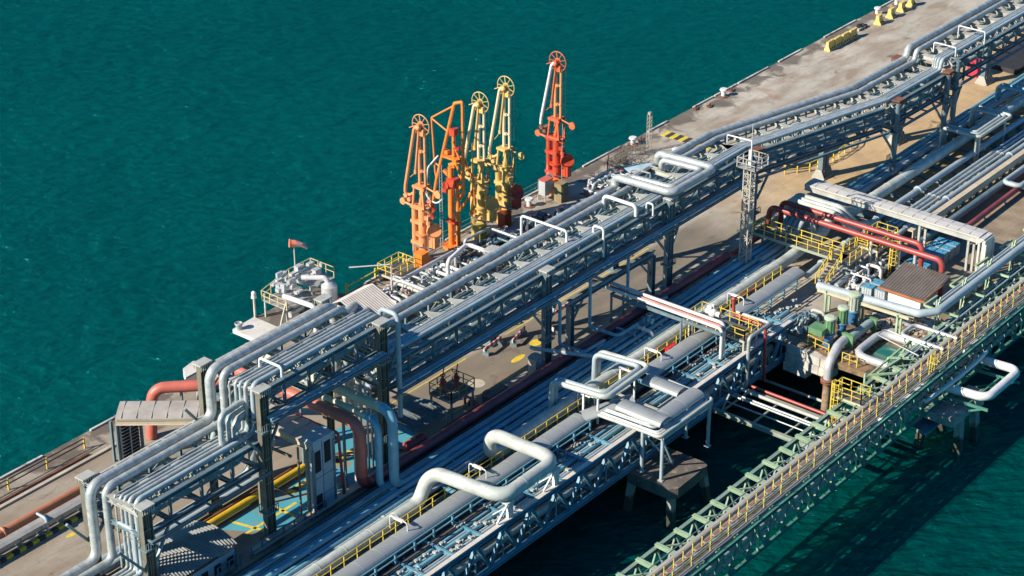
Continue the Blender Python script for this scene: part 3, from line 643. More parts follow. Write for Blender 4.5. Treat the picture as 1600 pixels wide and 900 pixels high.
# main big pipe with the large loop
MY = -19.95
pipeline('big off-white pipe with a large raised square loop in the foreground', [(-85, MY, 1.55), (-37.4, MY, 1.55), (-35.9, MY - .1, 4.1), (-35.2, -27.3, 4.1), (-27.9, -27.2, 4.1), (-28.1, MY - .2, 4.1), (-28.0, MY, 1.55), (-22, MY, 1.55), (20, MY, 1.55), (27.2, MY, 2.0), (29.5, MY + .1, 3.6), (33, MY, 2.2), (125, MY - .2, 1.9)], .6, MAINP, bend=1.45, bands=3.1, name='main_pipe', n=24, bs=10)
for x, lb in ((-34.5, 'white braced post under the near corner of the large pipe loop'), (-28.3, 'white braced post under the far corner of the large pipe loop')):
    b = MB(); b.box((x, -27.3, 2.55), (.28, .28, 1.55)); b.box((x + .45, -27.3, 2.55), (.2, .2, 1.55)); b.beam((x - 1.5, -27.3, 1.9), (x, -27.3, 3.2), .14, .14); b.box((x, -27.2, 3.36), (1.0, .8, .1)); b.beam((x, -27.2, 2.8), (x + .2, -25.5, 1.2), .1, .1)
    one('loop_support', b, WHITE, lb, 'pipe support', (x, -27.3, 1.79))
railing('long yellow handrail between the big off-white pipe and the silver half-round cover', [(-80, -20.95, 1.18), (17.5, -20.95, 1.18)], YEL, sp=1.55, r=.032)
# half-round cover
def cover(label, p, q, w, h, parent=None):
    prof = [(w / 2 * math.cos(g), h * math.sin(g)) for g in [math.pi * i / 10 for i in range(11)]]
    inner = [((w / 2 - .06) * math.cos(g), (h - .06) * math.sin(g)) for g in [math.pi * i / 10 for i in range(10, -1, -1)]]
    b = MB(); b.extr(prof + inner, p, q, smooth=False)
    L = (V(q) - V(p)).length; d = (V(q) - V(p)).normalized(); s = 1.2
    while s < L - .5: b.extr([(u * 1.01, v * 1.02 + .005) for u, v in prof] + [(u, v) for u, v in inner], V(p) + d * s, V(p) + d * (s + .04)); s += 2.4
    for i, f in enumerate(b.sm): pass
    return one('pipe_cover', b, COVER, label, 'pipe cover', p)
cover('long silver half-round cover in the foreground, passing under the large pipe loop', (-80, -22.45, 1.75), (-18.2, -22.45, 1.75), 1.75, .42)
cover('long silver half-round cover beyond the raised cover loop, ending at the yellow stairs', (-8.6, -22.45, 1.75), (18.3, -22.45, 1.75), 1.75, .42)
cover('raised half-round cover on the near side of the cover loop above the pile cap', (-16.0, -25.3, 3.1), (-16.0, -30.1, 3.1), 1.9, .5)
cover('raised half-round cover on the outer side of the cover loop above the pile cap', (-16.2, -29.2, 3.0), (-9.9, -29.2, 3.0), 1.8, .5)
cover('raised half-round cover on the far side of the cover loop above the pile cap', (-10.9, -24.4, 3.12), (-10.9, -28.3, 3.12), 1.7, .45)
cover('sloping half-round cover linking the foreground cover to the near side of the cover loop', (-18.1, -22.5, 1.8), (-14.4, -25.4, 3.0), 1.7, .42)
# cover loop platform
t = thing('loop_platform', 'steel platform on slim legs under the raised cover loop', 'platform', (-14, -28.5, -2.5))
b = MB()
for p, q in (((-17.3, -26.3), (-17.3, -30.7)), ((-17.3, -30.7), (-9.6, -30.7)), ((-9.6, -30.7), (-9.6, -26.3)), ((-14.5, -26.3), (-14.5, -30.7)), ((-17.3, -28), (-9.6, -28))): b.beam((*p, 2.35), (*q, 2.35), .22, .24)
b.beam((-15, -23.4, 2.6), (-12, -23.4, 2.6), .2, .2); b.beam((-15, -25.6, 2.6), (-12, -25.6, 2.6), .2, .2); b.beam((-13.9, -23.4, 2.6), (-13.9, -27.8, 2.6), .3, .12)
obj('platform_frame', b, PALE, t)
for (x, y) in ((-17.0, -28.4), (-17.1, -30.6), (-9.8, -30.6), (-9.8, -28.2)):
    b = MB(); b.cyl((x, y, -2.1), (x, y, 2.3), .17); b.box((x, y, -2.05), (.5, .5, .08)); parts('leg', b, PIPE, t)
b = MB(); b.beam((-17.0, -30.5, 2.0), (-14.5, -30.0, -1.9), .14, .14); b.beam((-17.0, -28.4, 2.0), (-14.5, -29.8, -1.9), .14, .14); parts('brace', b, PIPE, t)
for q, (dy, dx, r, m) in enumerate(((0, 0, .17, MAINP), (.35, .5, .1, WHITE), (.62, .8, .1, WHITE), (1.2, 1.6, .13, PIPE), (1.6, 2.0, .13, CLAD))):
    pipeline(('outermost', 'second', 'third', 'fourth', 'innermost')[q] + ' of the nested pipes looping round the cover loop platform', [(-17.9 + dx * .6, -24.2, 2.62), (-17.6 + dx * .6, -30.65 + dy, 2.62), (-9.3 - dx * .6, -30.65 + dy, 2.62), (-9.1 - dx * .6, -24.2, 2.62)], r, m, bend=.5, name='nested_pipe', n=10)
# double loop of two slim pipes
for q, (d, lb) in enumerate(((0, 'outer pipe of the double square loop beside the cover loop'), (.55, 'inner pipe of the double square loop beside the cover loop'))):
    pipeline(lb, [(-60, -18.45 + d * .3, .8), (-17.9 + d, -18.9, .8), (-17.9 + d, -18.95, 4.15), (-17.2 + d, -24.5 + d, 4.15), (-10.2 - d, -24.3 + d, 4.15), (-10.9 - d, -19.0, 4.15), (-10.9 - d, -18.9, .85), (14, -18.6 + d * .2, .85)], .26, MAINP if q == 0 else PIPE, bend=.7, name='loop_pipe', n=14)
t = thing('pipe_stand', 'short white frame holding up the double square pipe loop', 'pipe support', (-14, -23.6, 1.2)); b = MB()
for x in (-17.2, -11.6): b.box((x, -23.6, 2.5), (.16, .16, 2.7)); b.box((x, -22.0, 2.5), (.16, .16, 2.7)); b.box((x, -22.8, 3.8), (.16, 1.9, .14))
parts('frame', b, WHITE, t)
b = MB(); b.box((-2.6, -21.35, 1.55), (1.3, .4, .7)); b.box((-2.6, -21.35, 1.92), (1.36, .46, .05)); one('fire_hose_box', b, mat('fire_red', (.6, .03, .04), .5, 0, .1, 2), 'small red box beside the yellow handrail near the double square loop', 'hose box', (-2.6, -21.35, 1.2))
# low green-blue railing and small pipes
railing('blue-grey handrail along the low walkway between cover and truss', [(-80, -23.75, 1.0), (-18.5, -23.75, 1.0)], STEELT, sp=2.4, r=.06)
railing('blue-grey handrail on the low walkway beyond the cover loop', [(-8, -23.75, 1.0), (16, -23.75, 1.0)], STEELT, sp=2.4, r=.06)
for q, (y, z, r, m) in enumerate(((-24.45, .75, .16, PIPEB), (-24.85, .7, .13, PIPE), (-25.3, .8, .2, PIPEB), (-25.8, .7, .12, PIPE), (-26.2, .8, .17, PIPE), (-26.7, .75, .12, PIPEB))):
    pipeline(('first', 'second', 'third', 'fourth', 'fifth', 'last')[q] + ' in the row of slim pipes between the low blue-grey handrail and the outer truss', [(-80, y, z), (12, y, z)], r, m, name='slim_pipe', n=10, sup=(3.6, .35, STEELT), flange=(23, None, 14, None, 19, None)[q])
for q, (y, r, m) in enumerate(((-18.3, .35, PIPET), (-20.3, .45, PIPET), (-22.6, .4, PIPET), (-24.4, .3, PIPE), (-26.0, .42, CLAD))):
    pipeline(('first', 'second', 'third', 'fourth', 'fifth')[q] + ' of the shaded pipes on the bottom of the trestle truss, counted from the road', [(-80, y, -1.3), (8, y, -1.3)], r, m, name='bottom_pipe', n=12)
# clutter on the trestle: clamps and guides, built as pipe guides
for q, (x0, x1) in enumerate(((-62, -40), (-40, -20), (-9, 14))):
    b = MB()
    x = x0
    while x < x1:
        yy = random.choice((-24.1, -24.65, -25.1, -25.6, -26.0)); b.box((x, yy, 1.02), (.25, .35, .18)); b.box((x + .3, yy - .2, .98), (.12, .12, .3))
        x += random.uniform(.45, 1.1)
    t = thing('guide_row', ('pale pipe guides among slim pipes at the near end of the trestle', 'pale pipe guides among slim pipes right of the large pipe loop', 'pale pipe guides among slim pipes beyond the cover loop')[q], 'pipe guides', (x0, -25, 1)); parts('guide', b, PALE, t)
# lamp brackets
def lampb(label, x, y, z, h=1.7, w=1.9):
    t = thing('floodlight_bracket', label, 'lamp', (x, y, z), 0, 'hoop lamps on the walkways')
    b = MB(); b.path([(x, y, z), (x, y, z + h), (x, y - w, z + h), (x, y - w, z)], .055, 8, .25); obj('hoop', b, WHITE, t)
    b = MB(); b.box((x, y - w / 2, z + h - .02), (.28, 1.0, .14)); obj('lamp_housing', b, LAMPW, t)
lampb('hoop lamp in the foreground, left of the large pipe loop', -41.6, -20.6, 1.2)
lampb('hoop lamp inside the large pipe loop', -31.5, -20.6, 1.2)
lampb('hoop lamp beside the double square loop', -16.2, -20.6, 1.2)
lampb('hoop lamp on the yellow handrail left of the yellow valve platform', -5.8, -20.6, 1.2)
lampb('hoop lamp on the yellow handrail right of the yellow valve platform', 8.2, -20.6, 1.2)

# maroon / red pipe crossing the rack, riser at both ends
pipeline('long maroon pipe along the road edge, rising into a red pipe', [(-42.6, 7.1, .1), (-42.0, 7.1, 4.9), (-38.6, 3.7, 4.9), (-38.0, 0.2, 7.4), (-38.0, -14.2, 7.4), (-38.0, -14.2, 1.15), (17.8, -14.2, 1.15)], .52, REDD, bend=1.25, name='main_pipe', n=20, sup=(5, 0, STEEL))
MBR = bpy.data.objects['main_pipe.001']
# coral upper part as cladding over the same line is its own paint: the run above the deck
for c in MBR.children:
    if c.name.startswith('pipe_run'):
        c.data.materials.append(CORAL)
        for p in c.data.polygons:
            w_ = c.data.vertices[p.vertices[0]].co + V((-42.6, 7.1, .1))
            if w_.y > -13.9 or w_.z > 3: p.material_index = 1
for q, (x, z, r, m, lb) in enumerate(((-36.9, 7.9, .32, CREAM, 'cream and blue-grey pipe beside the red one, bending down from under the high rack'), (-35.9, 8.6, .44, CREAM, 'thicker cream and blue-grey pipe bending down right of the thin one'))):
    t = pipeline(lb, [(x - .2, 1.0, z), (x - .4, -15.6 - q * .75, z), (x - .4, -15.6 - q * .75, 1.0), (x + 12, -15.6 - q * .75, 1.0)], r, CREAM, bend=1.2, name='bending_pipe', n=18)
    for c in t.children:
        c.data.materials.append(PIPEB)
        for p in c.data.polygons:
            if (c.data.vertices[p.vertices[0]].co.y + 1.0) < -8.0: p.material_index = 1
pipeline('slim red pipe dropping beside the thick red one under the high rack', [(-39.4, -2, 6.6), (-39.2, -12.8, 6.6), (-39.0, -13.0, .2)], .13, RED, name='slim_pipe')
pipeline('white standing pipe behind the thick red riser', [(-37.2, -12.8, 0), (-37.2, -12.8, 6.6)], .17, WHITE, name='standing_pipe')
pipeline('brown-orange pipe lying along the quay in the bottom left corner', [(-95, 4.5, .95), (-50, 4.5, .95), (-46, 3.8, .95)], .40, BROWNP, name='main_pipe', n=18, flange=21)
pipeline('light blue standing pipe next to the coral riser', [(-38.0, 5.6, 0), (-38.0, 5.6, 3.4)], .2, PIPE, name='standing_pipe')
t = thing('white_davit', 'small white crossed davit next to the coral pipe riser', 'davit', (-38, 6.2, 0)); b = MB(); b.beam((-39.2, 7.3, 3.5), (-36.2, 5.0, 3.9), .3, .3); b.beam((-38, 5.6, 3.0), (-36.4, 6.0, 4.1), .18, .18); b.ball((-39.3, 7.4, 3.5), .35); obj('boom', b, WHITE, t)
# galvanised covered cable trays on the quay, bottom left
t = thing('cable_tray', 'covered grey cable tray on small posts beside the yellow and black kerb', 'cable tray', (-72, 3.2, 0))
b = MB(); b.extr([(-.5, 0), (.5, 0), (.5, .42), (0.1, .5), (-.5, .42)], (-95, 3.05, .75), (-50, 3.05, .75)); obj('tray', b, TRAYL, t)
b = MB(); x = -94
while x < -50: b.box((x, 3.05, .38), (.12, .8, .75)); b.box((x, 2.55, .7), (.1, .12, .9)); x += 2.2
parts('post', b, STEEL, t)
b = MB(); b.box((-72.5, 2.56, .35), (45, .05, .12)); b.box((-72.5, 2.56, .62), (45, .05, .1)); obj('side_rail', b, STEEL, t)
pipeline('light blue stub pipe under the tray near the first rack column', [(-58.2, 2.6, 0), (-58.2, 2.6, 1.5), (-58.2, 3.8, 1.5)], .13, PIPE, name='standing_pipe')

# covered crossing trays (inverted L boxes)
def gate_tray(label, x0, x1, ya, yb, z, yleg, roofm=ROOF, front='slats'):
    """covered tray crossing at height z from ya to yb with an enclosed leg at yleg"""
    t = thing('covered_tray_bridge', label, 'covered tray', ((x0 + x1) / 2, yleg, 0)); s = 1 if yb > ya else -1
    lo, hi = min(ya, yb), max(ya, yb); xm = (x0 + x1) / 2
    b = MB(); b.extr([(-(x1 - x0) / 2, 0), ((x1 - x0) / 2, 0), ((x1 - x0) / 2, .13), (0, .2), (-(x1 - x0) / 2, .13)], (xm, lo, z), (xm, hi, z))
    y = lo + 1.2
    while y < hi: b.box((xm, y, z + .17), (x1 - x0 - .1, .04, .075)); y += 1.3
    obj('roof', b, roofm, t)
    b = MB(); 
    for x in (x0 + .1, x1 - .1): b.ibeam((x, lo, z - .3), (x, hi, z - .3), .2, .5)
    y = lo + .3
    while y < hi: b.box((xm, y, z - .3), (x1 - x0 - .3, .12, .16)); y += 1.1
    obj('tray_frame', b, BEIGE if roofm is ROOF else PALE, t)
    yy0, yy1 = (yleg - .45, yleg + .45)
    for x in (x0 + .15, x1 - .15):
        b = MB(); b.box((x, yy0 + .1, z / 2 - .25), (.22, .22, z - .5)); b.box((x, yy1 - .1, z / 2 - .25), (.22, .22, z - .5)); parts('leg', b, roofm if roofm is not ROOF else STEEL, t)
    return t
t = gate_tray('grey covered tray with slatted dark leg near the quay edge at left', -47.4, -44.4, -1.2, 7.0, 4.6, 6.4)
b = MB(); b.box((-45.9, 6.2, 2.1), (2.3, .1, 4.2)); obj('dark_back', b, DARK, t)
b = MB()
for k in range(12): b.box((-45.9, 5.98, .3 + k * .34), (2.3, .08, .05))
b.box((-45.9, 5.9, 2.1), (.12, .06, 4.2)); b.box((-47.0, 5.9, 2.1), (.14, .1, 4.2)); obj('slats', b, PIPE, t)
for c in t.children:
    if c.name.startswith(('roof', 'tray_frame')): c.rotation_euler = (0, 0, R_(40))
t = gate_tray('beige roofed covered tray with blue-white cabinet leg by the blue painted floor', -42.6, -39.9, -13.0, -3.6, 7.0, -12.6)
b = MB(); b.box((-41.2, -12.55, 3.5), (2.7, .9, 7.0)); b.extr([(-1.35, 0), (1.35, 0), (1.2, .25), (-1.2, .25)], (-41.2, -13.05, 7.05), (-41.2, -11.7, 7.1)); obj('cabinet', b, mat('pale_blue_cabinet', (0.34, 0.44, 0.50), .5, 0, .15, .8, (.22, .24, .24), .5), t)
b = MB()
for x, z, h in ((-42.0, 5.2, 2.0), (-40.8, 5.7, 2.0), (-42.0, 1.1, 1.7)): b.box((x, -13.03, z), (.7, .06, h))
parts('cabinet_opening', b, DARK, t)
b = MB(); b.box((-43.1, -13.0, 3.5), (.14, .14, 7.0)); b.box((-43.4, -12.2, 3.5), (.14, .14, 7.0)); b.box((-44.2, -8.2, 3.3), (.2, .2, 6.6)); b.box((-42.3, -5.0, 3.3), (.2, .2, 6.6)); b.beam((-44.2, -8.2, 6.4), (-44.2, -12.2, 6.5), .2, .2); b.beam((-44.2, -8.2, 2.6), (-44.2, -12.2, 2.6), .12, .12); parts('support_post', b, OLIVE, t)
b = MB()
for z in (1.8, 3.6): b.box((-41.2, -13.02, z), (2.6, .04, .05))
b.box((-41.4, -13.02, 3.5), (.05, .04, 6.8)); obj('panel_seam', b, STEEL, t)
t = gate_tray('long pale covered tray bridging all trestle pipes at the right, bending down at its end', 31.0, 33.0, -35.8, -15.2, 4.7, -36.2, roofm=mat('pale_tray_sheet', (0.58, 0.57, 0.54), .55, .1, .1, .8, (.42, .36, .28), .4))
b = MB(); b.box((32.0, -36.35, 2.3), (1.9, .35, 4.6)); b.extr([(-.5, -.6), (.35, .1), (.35, .25), (-.5, .25)], (31.05, -36.0, 4.5), (32.95, -36.0, 4.5)); obj('leg_cover', b, MATS['pale_tray_sheet'], t)
for q, y in enumerate((-29.0, -34.6)):
    b = MB(); b.box((31.3, y, 2.2), (.2, .24, 4.4)); b.box((32.7, y, 2.2), (.2, .24, 4.4)); b.box((32, y, 3.4), (1.4, .12, .12)); parts('leg', b, PALE, t)
# red cross pipes at the right
for q, (x, ya, yb, z, r, lb) in enumerate(((25.3, -14.6, -34.8, 4.1, .3, 'near red crossover pipe above the yellow walkway, ending by the brown roof'), (27.0, -14.9, -31.6, 4.2, .28, 'far red crossover pipe behind the near one, shorter'))):
    t = pipeline(lb, [(19 if q == 0 else 26.9, -14.2 if q == 0 else ya, .95 if q == 0 else .4), (x, -14.2 if q == 0 else ya, .95 if q == 0 else .5), (x, ya, z), (x + .1, yb, z), (x + .1, yb, .1)], r, RED, bend=.75, name='crossover_pipe', n=18)
    b = MB()
    for f in (.25, .6, .85):
        y = ya + (yb - ya) * f; b.cyl((x + .05, y, .3), (x + .05, y, z - r), .17)
    parts('standing_support', b, MAINP, t)
# white bundle crossing beside tray
for q, (x, r) in enumerate(((28.3, .3), (29.0, .3), (29.75, .34))):
    pipeline(('left', 'middle', 'right')[q] + ' white pipe of the bundle crossing next to the long pale covered tray', [(x, -14.7, .6), (x, -14.9, 4.0), (x, -20.6, 4.05), (x + 1.0, -22.0, 2.2), (x + 4, -22.8, 1.6)], r, MAINP, bend=.9, name='bundle_pipe', n=16)
for q in range(4):
    pipeline(('first', 'second', 'third', 'fourth')[q] + ' of the grey pipes humping over under the red crossover pipes', [(19, -15.7 - .62 * q, 1.2), (25.2, -15.7 - .62 * q, 1.3), (27.2, -15.7 - .62 * q, 2.6), (29.5, -15.7 - .62 * q, 2.7), (33, -15.7 - .62 * q, 1.4), (125, -15.6 - .5 * q, 1.3)], (.2, .24, .2, .28)[q], (PIPEB, PIPEB, PIPE, PIPE)[q], bend=1.6, name='humped_pipe', n=14, sup=(6, 0, STEEL))
far = [(-22.2, 1.55, .36, PIPE, 'single grey pipe, second from the sea side'), (-23.7, 1.4, .2, PIPE, 'slim grey pipe, first of three'), (-24.25, 1.4, .2, CLAD, 'slim silver pipe, second of three'), (-24.8, 1.4, .17, PIPE, 'slim grey pipe, last of three'), (-25.7, 1.45, .33, PIPE, 'grey pipe beside the beige tray')]
for y, z, r, m, lb in far:
    pipeline(lb + ', in the far right pipe field', [(34.5, y, z), (125, y, z)], r, m, name='far_pipe', n=16, sup=(3.2, 0, STEEL), flange=15)
    pipeline(lb + ', under the pale covered tray', [(19.5, y - .6, .9), (34.3, y - .05, z)], r * .85, m, name='far_pipe', n=12, flange=5)
t = thing('beige_tray', 'long beige covered tray in the far right pipe field', 'cable tray', (40, -26.6, 1)); b = MB(); b.box((79, -26.6, 1.62), (90, .62, .16)); b.box((79, -26.9, 1.2), (90, .1, .7)); obj('tray_lid', b, BEIGE, t); b = MB()
for k in range(28): b.box((35 + 3.2 * k, -26.6, .78), (.2, .5, 1.5))
parts('post', b, STEEL, t)
t = thing('pipe_sleepers', 'row of grey steel sleepers under the far right pipes', 'pipe supports', (34, -21, 0))
for k in range(28):
    b = MB(); b.ibeam((35.5 + 3.2 * k, -27.2, .9), (35.5 + 3.2 * k, -15.2, .9), .25, .3); b.box((35.5 + 3.2 * k, -21.2, .4), (.25, .25, .8)); b.box((35.5 + 3.2 * k, -27.0, .4), (.25, .25, .8)); b.box((35.5 + 3.2 * k, -15.4, .4), (.25, .25, .8)); obj('sleeper', b, STEEL, t)
pipeline('maroon pipe on the ground at the edge of the far right pipe field', [(27, -30.2, .7), (125, -28.6, .7)], .32, REDD, name='ground_pipe', sup=(5, 0, STEEL))
pipeline('grey flat pipe beside the beige tray in the far right pipe field', [(27, -28.0, .8), (46, -27.9, .8), (125, -27.9, .8)], .4, STEEL, name='ground_pipe')
for q, (d, z) in enumerate(((0, 1.3), (.75, 1.0))):
    pipeline(('upper', 'lower')[q] + ' shaded pipe loop at the right image edge beside the far pipe field', [(60, -28.3, z), (52 + d, -28.3, z), (52 + d, -30.2 + d * .2 - d, z), (66, -30.5 - d, z), (125, -30.5 - d, z)], .28, PIPE, bend=.6, name='loop_pipe')
# raised U-loops of the far field
for q in range(3):
    d = q * .48
    pipeline(('outer', 'middle', 'inner')[q] + ' pipe of the raised white triple loop in the far right pipe field', [(44, -18.6 + d * .2, 1.3), (56.0 + d, -18.2, 1.3), (56.0 + d, -18.3, 3.8), (56.2 + d, -22.9 + d, 3.8), (64.2 - d, -22.9 + d, 3.8), (64.2 - d, -18.3, 3.8), (64.2 - d, -18.2, 1.3), (125, -18.0 - d * .2, 1.3)], .19, (MAINP, PIPE, MAINP)[q], bend=.5, name='loop_pipe', n=12)
for q in range(2):
    d = q * .7
    pipeline(('outer', 'inner')[q] + ' blue-grey pipe of the loop at the right image edge behind the triple loop', [(70, -17.0, 1.2), (72.5 + d, -16.9, 1.2), (72.5 + d, -16.9, 3.4), (72.7 + d, -21.2 + d, 3.4), (81 - d, -21.2 + d, 3.4), (81, -16.9, 3.4)], .22, PIPEB, bend=.5, name='loop_pipe', n=12)
t = thing('pipe_stand', 'pair of white posts holding the corner of the triple loop', 'pipe support', (56.3, -22.6, 0)); b = MB(); b.cyl((56.2, -22.5, 0), (56.2, -22.5, 3.6), .16); b.cyl((57.0, -22.5, 0), (57.0, -22.5, 3.6), .16); b.cyl((63.4, -22.5, 0), (63.4, -22.5, 3.6), .16); parts('post', b, MAINP, t)

# bridge of pipes from the rack down to the trestle (X about 0)
for q, (dx, z, r, m) in enumerate(((0, 4.35, .17, WHITE), (.5, 4.3, .13, PINK), (.95, 4.4, .17, WHITE), (1.4, 4.2, .12, CLAD))):
    pipeline(('first', 'second', 'third', 'fourth')[q] + ' pipe of the crossing bundle from the middle rack to the yellow valve platform', [(-.6 + dx, -8.4, 7.2), (-.6 + dx, -8.4, z), (-.6 + dx, -25.7 + .2 * q, z), (-.6 + dx, -25.7 + .2 * q, 1.2)], r, m, bend=.45, name='crossing_pipe', n=10)
t = thing('bundle_trestle', 'slim steel carrier beams under the crossing pipe bundle', 'pipe support', (0, -16, 0)); b = MB(); b.ibeam((-.9, -13, 3.95), (-.9, -25.8, 3.95), .18, .3); b.ibeam((1.1, -13, 3.95), (1.1, -25.8, 3.95), .18, .3)
for y in (-13, -17, -21.4, -25.6): b.beam((-.9, y, 3.95), (1.1, y, 3.95), .16, .2)
parts('carrier', b, STEEL, t); b = MB()
for x, y in ((-.9, -13.1), (1.1, -13.1), (-.9, -21.3), (1.1, -21.3)): b.box((x, y, 2.2), (.18, .18, 3.6))
parts('leg', b, STEEL, t)
for q, (x, y, z1, y2) in enumerate(((-9.0, -13.0, 6.6, -15.6), (-4.4, -13.1, 7.2, -16.2), (1.9, -13.0, 7.4, -15.2))):
    pipeline(('blue-grey drop pipe right of the middle rack column', 'tall blue-grey drop pipe between the two portal legs', 'blue-grey drop pipe near the crossing bundle')[q], [(x - 2.5, -12.2, z1), (x, y, z1), (x, y, 1.9), (x + .4, y2, 1.8), (x + 3.5, y2 - .1, 1.8)], .17, PIPEB, bend=.45, name='drop_pipe', n=10)
pipeline('grey pipe with a flat top leaving the middle rack column towards the maroon pipe', [(-11.5, -11.5, 2.2), (-11.5, -11.9, 2.2), (-9.0, -17.6, 2.2)], .2, PIPE, name='drop_pipe')

# yellow valve platform near (1.8,-23..-28)
def yplat(label, x0, x1, y0, y1, z, m=YEL, floor=TRAYD, legs=True, zb=0.0, name='valve_platform', open_side=None):
    t = thing(name, label, 'platform', ((x0 + x1) / 2, (y0 + y1) / 2, zb))
    b = MB(); b.box(((x0 + x1) / 2, (y0 + y1) / 2, z), (x1 - x0, y1 - y0, .08)); obj('floor_grating', b, floor, t)
    b = MB(); 
    for y in (y0, y1): b.beam((x0, y, z - .12), (x1, y, z - .12), .1, .22)
    for x in (x0, x1): b.beam((x, y0, z - .12), (x, y1, z - .12), .1, .22)
    obj('edge_beam', b, CREAM if m is YEL else STEEL, t)
    pts = [(x0, y0, z), (x1, y0, z), (x1, y1, z), (x0, y1, z), (x0, y0, z)]
    railing('', pts, m, sp=1.1, parent=t)
    if legs:
        b = MB()
        for x in (x0 + .1, x1 - .1):
            for y in (y0 + .1, y1 - .1): b.box((x, y, (zb + z - .2) / 2), (.16, .16, z - .2 - zb))
        parts('leg', b, CREAM if m is YEL else STEEL, t)
    return t
t = yplat('yellow railed valve platform standing on the trestle at the end of the crossing pipes', 1.0, 3.4, -27.2, -20.8, 2.9, zb=1.0)
t = thing('ball_valve', 'white bulbous valve on the yellow valve platform', 'valve', (2.6, -22.2, 2.9))
b = MB(); b.ball((2.9, -22.4, 3.5), .5); b.cyl((2.9, -23.2, 3.5), (2.9, -21.6, 3.5), .28); b.cyl((2.9, -22.4, 3.9), (2.9, -22.4, 4.4), .12); b.box((2.9, -22.1, 4.1), (.6, .5, .3)); obj('valve_body', b, WHITE, t)
pipeline('red hydrant standpipe with crank on the yellow valve platform', [(3.6, -24.2, 4.9), (3.7, -24.2, 3.6), (3.9, -27.7, 3.4), (3.9, -27.9, -2.5)], .16, RED, bend=.4, name='hydrant_pipe')
t = thing('fire_monitor', 'red water cannon with a long thin barrel above the yellow valve platform', 'fire monitor', (3.6, -24.2, 4.8)); b = MB(); b.cyl((3.6, -24.2, 4.9), (3.6, -24.2, 5.4), .18); b.ball((3.6, -24.2, 5.3), .25); b.cyl((3.6, -24.2, 5.4), (6.4, -25.4, 6.0), .06, .04); obj('monitor_body', b, RED, t)
pipeline('grey frame pipe hanging from the corner of the yellow valve platform', [(4.6, -24.0, 3.4), (4.4, -27.9, 3.6), (.7, -27.9, 3.6), (.7, -27.9, -1.6), (.7, -27.2, -1.9)], .18, CLAD, bend=.35, name='frame_pipe')

# yellow walkway over the trestle at the right
t = thing('crossing_walkway', 'yellow railed walkway crossing over the trestle under the red pipes', 'walkway', (22.4, -14.8, 1))
b = MB(); b.box((22.4, -20.2, 2.6), (1.5, 10.6, .1)); b.box((23.5, -25.6, 2.6), (3.6, 1.6, .1)); obj('floor_grating', b, TRAYD, t)
b = MB(); b.box((21.65, -20.2, 2.5), (.12, 10.6, .3)); b.box((23.15, -19.8, 2.5), (.12, 9.6, .3)); b.box((23.5, -26.4, 2.5), (3.6, .12, .3)); obj('edge_beam', b, mat('walkway_edge_green', (.30, .36, .28), .6, 0, .2, 1, (.2, .18, .12), .5), t)
railing('', [(21.65, -25.4, 2.65), (21.65, -14.9, 2.65), (23.15, -14.9, 2.65), (23.15, -24.7, 2.65)], YEL, sp=1.3, parent=t)
railing('', [(21.7, -26.4, 2.65), (25.3, -26.4, 2.65), (25.3, -24.9, 2.65), (23.2, -24.8, 2.65)], YEL, sp=1.1, parent=t)
b = MB(); b.box((22.4, -15.6, 1.3), (.2, .2, 2.6)); b.box((22.4, -18.6, 1.3), (.2, .2, 2.6)); b.box((22.4, -25.8, 1.3), (.2, .2, 2.6)); parts('leg', b, PIPET, t)
t = thing('yellow_stair', 'short yellow stair dropping from the walkway to the end of the half-round cover', 'stair', (19.4, -25, 1)); b = MB()
for k in range(7): b.box((21.4 - k * .42, -25.0, 2.45 - k * .24), (.36, 1.1, .05))
parts('tread', b, TRAYD, t); railing('', [(21.5, -24.4, 2.5), (18.6, -24.4, .9)], YEL, sp=.9, parent=t); railing('', [(21.5, -25.6, 2.5), (18.6, -25.6, .9)], YEL, sp=.9, parent=t)
yplat('yellow railed upper platform behind the end of the crossing walkway', 25.2, 29.2, -27.6, -25.2, 3.0)
def cage_ladder(label, x, y, z0, z1, m=YEL):
    t = thing('caged_ladder', label, 'ladder', (x, y, z0)); b = MB()
    for e in (-.25, .25): b.beam((x + e, y, z0), (x + e, y, z1 + 1.0), .07, .07)
    z = z0 + .3
    while z < z1: b.beam((x - .25, y, z), (x + .25, y, z), .04, .04); z += .3
    obj('ladder', b, m, t); b = MB(); z = max(z0 + 1.4, z0)
    n = 8
    while z <= z1 + 1.05:
        P = [(x + .42 * math.cos(g), y - .4 + .42 * math.sin(g) * 1.1, z) for g in [math.pi * 2 * i / n for i in range(n)]]
        for i in range(n): b.beam(P[i], P[(i + 1) % n], .05, .06)
        z += .8
    for i in range(n):
        g = math.pi * 2 * i / n; b.beam((x + .42 * math.cos(g), y - .4 + .46 * math.sin(g), z0 + 1.4), (x + .42 * math.cos(g), y - .4 + .46 * math.sin(g), z1 + 1.0), .05, .05)
    obj('safety_cage', b, m, t)
cage_ladder('yellow caged ladder beside the brown-roofed hut', 26.2, -28.6, .2, 3.0)
cage_ladder('yellow caged ladder rising from the basin to the green bridge', -1.6, -38.4, -3.2, 2.9)

